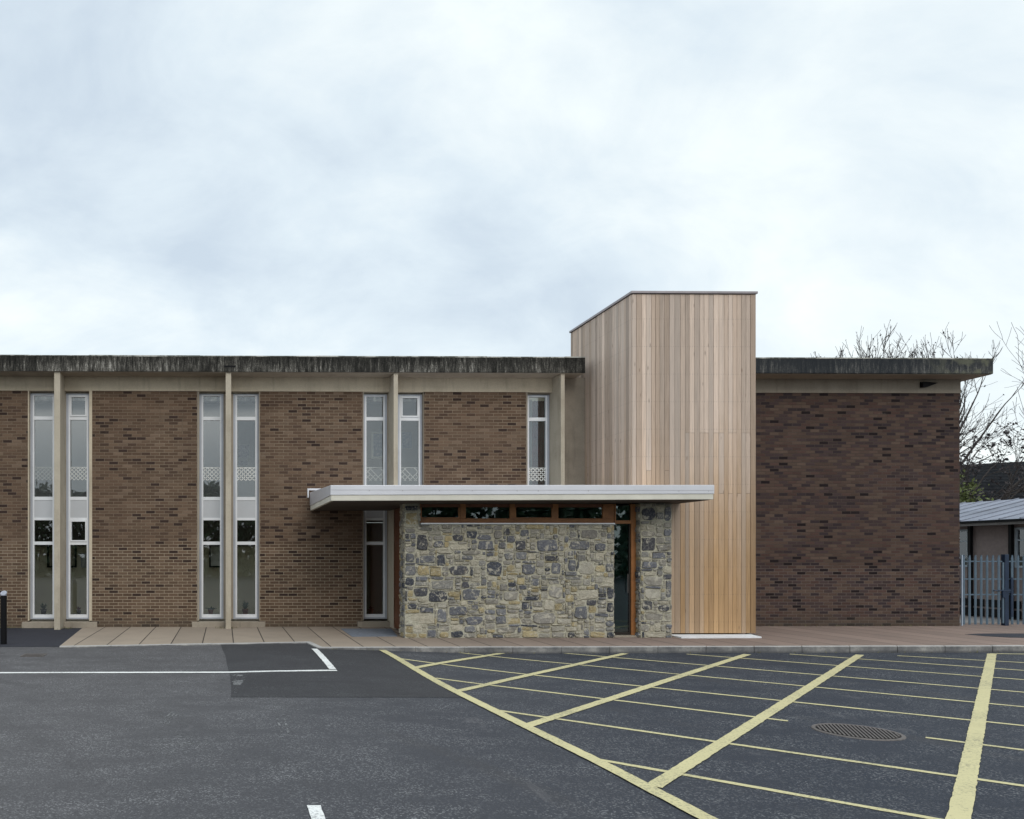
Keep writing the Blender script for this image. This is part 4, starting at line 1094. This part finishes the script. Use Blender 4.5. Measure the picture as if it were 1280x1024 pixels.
build('drop_bolt', MB().box(WX(1260.3,YFN), WX(1262.8,YFN), YFN-0.075, YFN-0.05, WZ(771,1261,YFN), WZ(722,1261,YFN)), M['navy'], fe)

# ------------------------------------------------------------------ neighbouring buildings
SXF = 24.2
yard = MB().box(XR+0.1, 60, 0.95, 60, -0.45, -0.22); struct(build('yard', yard, M['yard']))
sh = thing('outbuilding', 'single-storey pink-grey rendered outbuilding with shallow sheet-metal roof behind the gate', 'building', (SXF+3, 6, -0.2))
def Yp(px):
    d = ray(px, HY); return -D + d.y*SXF/d.x
def zat(px, y): return H + (HY-y)*(SXF/(px-VPX))
wn1 = (Yp(1211.6), Yp(1211.6)+1.2); wn2 = (Yp(1269)-1.2, Yp(1269)); zw0, zw1 = 1.38, 2.60
segs = [(-3, wn2[0]-2.4),(wn2[0]-1.2, wn2[0]),(wn2[1], wn1[0]),(wn1[1], 12)]
wl = MB()
segs = [(-3, wn2[0]),(wn2[1], wn1[0]),(wn1[1], 14)]
for a, b in segs: wl.box(SXF, SXF+0.25, a, b, -0.3, 2.86)
for a, b in (wn1, wn2): wl.box(SXF, SXF+0.25, a, b, -0.3, zw0); wl.box(SXF, SXF+0.25, a, b, zw1, 2.86)
wl.box(SXF+0.25, SXF+5.6, -3, -2.75, -0.3, 2.86); wl.box(SXF+5.6, SXF+5.85, -3, 14, -0.3, 2.86); wl.box(SXF+0.25, SXF+5.6, 13.75, 14, -0.3, 2.86)
build('wall', wl, M['shedwall'], sh)
for a, b in (wn1, wn2):
    fm = MB(); k = 0.06; X0, X1 = SXF-0.02, SXF+0.08
    fm.box(X0,X1,a,b,zw0,zw0+k); fm.box(X0,X1,a,b,zw1-k,zw1); fm.box(X0,X1,a,a+k,zw0+k,zw1-k); fm.box(X0,X1,b-k,b,zw0+k,zw1-k)
    fm.box(X0+0.01,X1,a+k,b-k,2.20,2.24); fm.box(X0+0.01,X1,(a+b)/2-0.02,(a+b)/2+0.02,zw0+k,2.20)
    w = build('window', fm, simple('pale_blue_frame',(0.33,0.38,0.42),0.5), sh)
    build('glass', MB().box(SXF+0.03, SXF+0.036, a+k, b-k, zw0+k, zw1-k), M['glass'], w)
    build('net_curtain', MB().box(SXF+0.12, SXF+0.13, a, b, zw0, zw1), simple('net_curtain_cloth',(0.40,0.42,0.38),0.9), w)
# roof: shallow sheet with standing ribs
e0, e1 = (SXF-0.35, 2.86), (27.1, 3.68)
rf = MB()
def slope(x): return e0[1] + (x-e0[0])*(e1[1]-e0[1])/(e1[0]-e0[0])
pr = [(e0[0],e0[1]),(e1[0],e1[1]),(e1[0]+3.1,e0[1]),(e1[0]+3.1,e0[1]-0.05),(e1[0],e1[1]-0.05),(e0[0],e0[1]-0.05)]
vs = [(a,-3.3,b) for a,b in pr] + [(a,14.3,b) for a,b in pr]
rf.add(vs, [(0,1,4,5),(1,2,3,4),(6,11,10,7),(7,10,9,8),(0,6,7,1),(1,7,8,2),(5,4,10,11),(4,3,9,10),(0,5,11,6),(2,8,9,3)])
yy = -3.0
while yy < 14.2:
    v = [(e0[0]+0.02,yy,e0[1]+0.001),(e0[0]+0.02,yy+0.05,e0[1]+0.001),(e1[0],yy+0.05,e1[1]+0.001),(e1[0],yy,e1[1]+0.001)]
    v += [(a,b,c+0.035) for a,b,c in v]
    rf.add(v, [(4,5,6,7),(0,1,5,4),(1,2,6,5),(2,3,7,6),(3,0,4,7)]); yy += 0.62
build('roof', rf, M['shedroof'], sh)
build('fascia_board', MB().box(SXF-0.33, SXF-0.29, -3.2, 14.2, 2.70, 2.805), M['shed_trim'], sh)
build('gutter', MB().box(SXF-0.43, SXF-0.331, -3.2, 14.2, 2.775, 2.85), M['black'], sh)
for px in (1214.8, 1266):
    y_ = Yp(px); build('downpipe', MB().box(SXF-0.10, SXF-0.01, y_-0.045, y_+0.045, -0.2, 2.70), M['black'], sh)
pb = MB(); y_ = 3.0
while y_ < 8.5:
    pb.box(SXF-0.02, SXF-0.002, y_, y_+0.50, 0.13, 0.36); pb.box(SXF-0.02, SXF-0.002, y_, y_+0.50, -0.18, 0.07); y_ += 0.56
build('plinth_vents', pb, M['black'], sh)

hs = thing('house', 'dark tiled-roof house with pale walls behind the outbuilding', 'building', (38, 18, 0))
hb = MB().box(29, 60, 17.2, 24, -0.3, 4.3); build('wall', hb, simple('pale_blue_render',(0.42,0.47,0.50),0.9), hs)
zr0 = 4.30
pa = onY(1200,581.2,20.5); pb_ = onY(1280,576.8,20.5)
sl = (pb_.z-pa.z)/(pb_.x-pa.x)
rz = lambda x: pa.z + sl*(x-pa.x)
rv = [(27,16.6,zr0),(62,16.6,zr0),(62,20.5,rz(62)),(27,20.5,rz(27)),(62,24.6,zr0),(27,24.6,zr0)]
rm = MB().add(rv + [(a,b,c-0.12) for a,b,c in rv], [(0,1,2,3),(3,2,4,5),(0,6,7,1),(1,7,8,2),(2,8,10,4),(6,9,8,7),(9,11,10,8),(4,10,11,5),(0,3,9,6),(3,5,11,9)])
build('roof', rm, M['tiles'], hs)
for px in (1233, 1262, 1290):
    x_ = WX(px, 17.2); build('window', MB().box(x_-0.9, x_+0.4, 17.15, 17.199, 3.3, 4.1), M['black'], hs)

# ------------------------------------------------------------------ trees
def grow(mb, p, d, L, r, depth, rng, tips, spread=0.5, up=0.15, nseg=4, kids=(2,4), shrink=0.68, n=5, gn=0.25, minr=0.004):
    pts = [p.copy()]; rads = [r]; dd = d.copy(); endr = r*0.55
    for i in range(nseg):
        dd = (dd + Vector((rng.gauss(0,gn),rng.gauss(0,gn),rng.gauss(0,gn)+up))*0.35).normalized()
        p = p + dd*(L/nseg); pts.append(p.copy()); rads.append(max(minr, r+(endr-r)*(i+1)/nseg))
    mb.tube(pts, rads, n if depth > 1 else (4 if depth == 1 else 3), cap=False)
    if depth <= 0: tips.append((pts, dd)); return
    k = rng.randint(*kids)
    for j in range(k):
        t = rng.uniform(0.3, 1.0) if j else 1.0
        idx = min(nseg, max(1, round(t*nseg))); q = pts[idx]
        ax = dd.cross(Vector((rng.gauss(0,1),rng.gauss(0,1),rng.gauss(0,1))))
        if ax.length < 1e-3: continue
        ax.normalize(); a = rng.gauss(spread, 0.18)*(0.5 if j == 0 else 1)
        from mathutils import Quaternion
        nd = Quaternion(ax, a) @ dd; nd.z += up*0.3; nd.normalize()
        grow(mb, q, nd, L*shrink*rng.uniform(0.8,1.15), max(minr, rads[idx]*0.72), depth-1, rng, tips, spread, up, nseg, kids, shrink, n, gn, minr)
def leafq(mb, c, rng, s, m=0):
    c = Vector(c)
    a = Vector((rng.gauss(0,1),rng.gauss(0,1),rng.gauss(0,1))).normalized(); b = a.cross(Vector((rng.gauss(0,1),rng.gauss(0,1),rng.gauss(0,1)))).normalized()
    mb.add([c-a*s, c+b*s*0.5, c+a*s, c-b*s*0.5], [(0,1,2,3)], m)
def tree(name, label, cat, X, Y, z0, trunkL, r, d0, depth, seed, leafs=None, group=None, **kw):
    rng = random.Random(seed); t = thing(name, label, cat, (X, Y, z0), group); mb = MB(); tips = []
    tr = MB(); pts = [Vector((X,Y,z0-0.2)), Vector((X,Y,z0+trunkL*0.5)), Vector((X+d0.x*0.2,Y,z0+trunkL))]
    tr.tube(pts, [r*1.3, r, r*0.85], 8, cap=True); build('trunk', tr, M['bark'], t, smooth=True)
    nb = kw.pop('limbs', 5); L = kw.pop('L', 2.4)
    for i in range(nb):
        an = 2*math.pi*i/nb + rng.uniform(-0.4,0.4); tilt = rng.uniform(0.3,0.9)
        d = Vector((math.cos(an)*tilt, math.sin(an)*tilt, 1)).normalized() + d0*0.3; d.normalize()
        grow(mb, pts[-1]-Vector((0,0,rng.uniform(0,trunkL*0.35))), d, L*rng.uniform(0.8,1.2), r*0.55, depth, rng, tips, **kw)
    build('crown', mb, M['bark'], t)
    if leafs:
        nl, ls, lm, cond = leafs; lf = MB()
        for (pp, dd) in tips:
            for _ in range(nl):
                q = rng.choice(pp) + Vector((rng.gauss(0,0.07),rng.gauss(0,0.07),rng.gauss(0,0.05)))
                if cond is None or cond(q, rng): leafq(lf, q, rng, ls*rng.uniform(0.5,1.2))
        if lf.f: build('leaves', lf, lm, t)
    return t
def fan_tree(label, X, Y, z0, seed):
    # round-headed tree: limbs fan out from a short trunk, and each carries a brush of fine upright twigs
    rng = random.Random(seed); t = thing('tree', label, 'tree', (X, Y, z0), 'bare trees behind the buildings')
    top = Vector((X, Y, 3.2))
    build('trunk', MB().tube([(X,Y,z0-0.2),(X,Y,1.5),tuple(top)], [0.20,0.16,0.14], 8), M['bark'], t, smooth=True)
    mb = MB(); tips = []
    for i in range(40):
        u = -1 + 2*(i+rng.random())/40; ex = u*3.15; ey = rng.uniform(-1.6,1.6)
        node = Vector((X+ex, Y+ey, 8.55 + rng.uniform(-0.35,0.45) - 0.7*abs(u)**2.5))
        mid = top.lerp(node, 0.5) + Vector((ex*0.12, 0, rng.uniform(-0.3,0.1)))
        mb.tube([top-Vector((0,0,rng.uniform(0,0.8))), mid, node], [0.07,0.045,0.028], 5, cap=False)
        d = Vector((u*0.35+rng.gauss(0,0.15), rng.gauss(0,0.15), 1)).normalized()
        grow(mb, node, d, 1.0*rng.uniform(0.8,1.15), 0.024, 3, rng, tips, spread=0.42, up=0.22, shrink=0.72, kids=(2,4), nseg=3, minr=0.0065)
        grow(mb, mid, Vector((u+rng.gauss(0,0.3), rng.gauss(0,0.4), 0.7)).normalized(), 1.5, 0.03, 3, rng, tips, spread=0.5, up=0.12, shrink=0.72, kids=(2,3), nseg=3, minr=0.006)
    build('crown', mb, M['bark'], t)
    lf = MB()
    for (pp, dd) in tips:
        if rng.random() < 0.55: leafq(lf, rng.choice(pp), rng, 0.055*rng.uniform(0.6,1.2))
    build('leaves', lf, M['bud'], t)
fan_tree('round-headed budding tree whose fine twigs show above the right end of the roof', 29.3, 14.0, -0.3, 4)
tree('tree', 'small tree with dark drooping leaf clusters just right of the brick corner', 'tree', 30.6, 12.0, -0.3, 3.6, 0.13, Vector((0.35,0,0.1)), 4, 8,
     leafs=(4, 0.085, M['bud'], None), limbs=7, L=2.0, spread=0.55, up=0.03, shrink=0.72, kids=(2,4), nseg=3, minr=0.006, group='bare trees behind the buildings')
tree('tree', 'large bare tree reaching in from the right edge above the dark roof', 'tree', 45.8, 19.0, -0.3, 4.0, 0.24, Vector((-0.9,0,0.05)), 5, 22,
     leafs=None, limbs=5, L=3.9, spread=0.5, up=0.10, shrink=0.72, kids=(2,3), nseg=4, minr=0.008, group='bare trees behind the buildings')
# shrub
def shrub(label, X, Y, z0, rx, rz_, n, seed, mat, s=0.07):
    rng = random.Random(seed); t = thing('shrub', label, 'shrub', (X,Y,z0)); st = MB(); lf = MB()
    for i in range(16):
        an = rng.uniform(0,6.28); e = Vector((X+math.cos(an)*rx*rng.uniform(0.2,0.9), Y+math.sin(an)*rx*rng.uniform(0.2,0.9), z0+rz_*rng.uniform(0.6,1.05)))
        m_ = Vector((X,Y,z0)).lerp(e,0.5)+Vector((0,0,0.15)); st.tube([Vector((X,Y,z0)), m_, e], [0.03,0.018,0.006], 5, cap=False)
        for _ in range(n//16):
            q = m_.lerp(e, rng.uniform(0,1.08)) + Vector((rng.gauss(0,0.22),rng.gauss(0,0.22),rng.gauss(0,0.17)))
            leafq(lf, q, rng, s*rng.uniform(0.6,1.3))
    build('stems', st, M['bark'], t); build('foliage', lf, mat, t)
shrub('yellow-green shrub between the outbuilding roof and the dark roof', 29.2, 11.0, 0.0, 0.65, 4.6, 3600, 3, M['leaf'], 0.085)

# trees and hedge across the car park (seen only as reflections in the glass)
rng = random.Random(99); wd = MB()
for i in range(22):
    X = -26 + i*3.5 + rng.uniform(-1,1); Y = -48 + rng.uniform(-3,3); hh = rng.uniform(5.8,7.8)
    wd.tube([(X,Y,-0.4),(X,Y,hh*0.7)], [0.22,0.1], 6, 1)
    for _ in range(1100):
        a = rng.uniform(0,6.28); v = rng.uniform(0.0,1); rr = 2.6*math.sqrt(rng.random())*(1-0.55*v*v)
        leafq(wd, Vector((X+math.cos(a)*rr, Y+math.sin(a)*rr, 0.1+v*hh+rng.gauss(0,0.2))), rng, rng.uniform(0.22,0.52))
struct(build('woodland', wd, [M['leaf_d'], M['bark']]), 'stuff')['label'] = 'dark evergreen tree belt across the car park, reflected in the windows'
tree('tree', 'bare tree across the car park, reflected in the upper windows', 'tree', -9.0, -44, -0.3, 2.4, 0.16, Vector((0,0,0.3)), 4, 31, limbs=5, L=2.4, spread=0.4, up=0.2, shrink=0.7, kids=(2,3), nseg=3)

# ------------------------------------------------------------------ sky, sun, camera, render
w = bpy.data.worlds.new('World'); S.world = w; w.use_nodes = True; t = w.node_tree; t.nodes.clear()
class WN(N):
    def __init__(s): s.t = t
n = WN(); out = n.new('OutputWorld'); bg = n.new('Background'); t.links.new(bg.outputs[0], out.inputs[0])
sky = n.new('TexSky'); sky.sky_type = 'NISHITA'; sky.sun_disc = False
SE, SR = math.radians(38), math.radians(205)
sky.sun_elevation = SE; sky.sun_rotation = SR; sky.air_density = 1.0; sky.dust_density = 2.0
tc = n.new('TexCoord').outputs['Generated']; x, y, z = n.sep(tc)
zc = n.m('MAXIMUM', z, 0.02)
# cloud layer laid out on a flat overhead sheet
pl = n.comb(n.m('DIVIDE', x, n.m('ADD', zc, 0.45)), n.m('DIVIDE', y, n.m('ADD', zc, 0.45)), 0.0)
rot = n.new('Mapping'); n.put(rot.inputs['Vector'], pl); rot.inputs['Rotation'].default_value = (0,0,math.radians(-50)); rot.inputs['Scale'].default_value = (0.8,1.15,1); rot.inputs['Location'].default_value = (3.1,1.7,0)
c1 = n.noise(rot.outputs[0], 1.5, 7, 0.56, 0.35); c2 = n.noise(rot.outputs[0], 5.2, 7, 0.58, 0.5)
f = n.m('ADD', n.m('MULTIPLY', c1, 0.72), n.m('MULTIPLY', c2, 0.28))
K = 8.0
cl = n.ramp(f, [(0.36,(0.61,0.71,0.81)),(0.47,(0.75,0.85,0.92)),(0.545,(0.87,0.95,0.98)),(0.64,(1.01,1.08,1.055))])
hz = n.step(z, 0.36, 0.02)
lft = n.step(x, 0.55, -0.2)
cl = n.mix(n.m('MULTIPLY', hz, n.m('ADD', 0.35, n.m('MULTIPLY', lft, 0.35))), cl, (0.96,1.045,1.06))
zen = n.m('ADD', 1.0, n.m('MULTIPLY', n.step(z, 0.58, 0.92), 1.1))
zen = n.m('MULTIPLY', zen, n.m('SUBTRACT', 1.0, n.m('MULTIPLY', n.step(y, 0.1, -0.5), 0.10)))
cl = n.mix(1.0, cl, n.comb(zen,zen,zen), 'MULTIPLY')
sc_ = n.new('VectorMath', operation='SCALE'); n.put(sc_.inputs[0], cl); sc_.inputs['Scale'].default_value = 10.0
mixc = n.mix(0.93, sky.outputs[0], sc_.outputs[0])
n.put(bg.inputs['Color'], mixc); bg.inputs['Strength'].default_value = 0.10

sl_ = bpy.data.lights.new('sun', 'SUN'); sl_.energy = 1.1; sl_.angle = math.radians(30); sl_.color = (1,0.95,0.88)
so = bpy.data.objects.new('sun', sl_); COL.objects.link(so)
# from the camera side, a little from the right
sdir = Vector((0.18, -0.75, 0)).normalized(); v = Vector((sdir.x*math.cos(SE), sdir.y*math.cos(SE), math.sin(SE)))
so.rotation_euler = (-v).to_track_quat('-Z','Y').to_euler(); so.location = (0,-20,30)
sky.sun_rotation = math.atan2(sdir.x, sdir.y)

cam = bpy.data.cameras.new('camera'); co = bpy.data.objects.new('camera', cam); COL.objects.link(co)
co.location = CAM; co.rotation_euler = (math.pi/2, 0, -TH)
cam.sensor_width = 36; cam.sensor_fit = 'HORIZONTAL'; cam.lens = 36*FP/1280
cam.shift_x = (640-CXP)/1280; cam.shift_y = (HY-512)/1280
cam.clip_end = 2500; cam.clip_start = 0.05
S.camera = co
S.view_settings.view_transform = 'Standard'; S.view_settings.look = 'None'; S.view_settings.exposure = 0.10; S.view_settings.gamma = 1
S.cycles.max_bounces = 8; S.cycles.transparent_max_bounces = 16; S.cycles.use_denoising = True
S.render.film_transparent = False
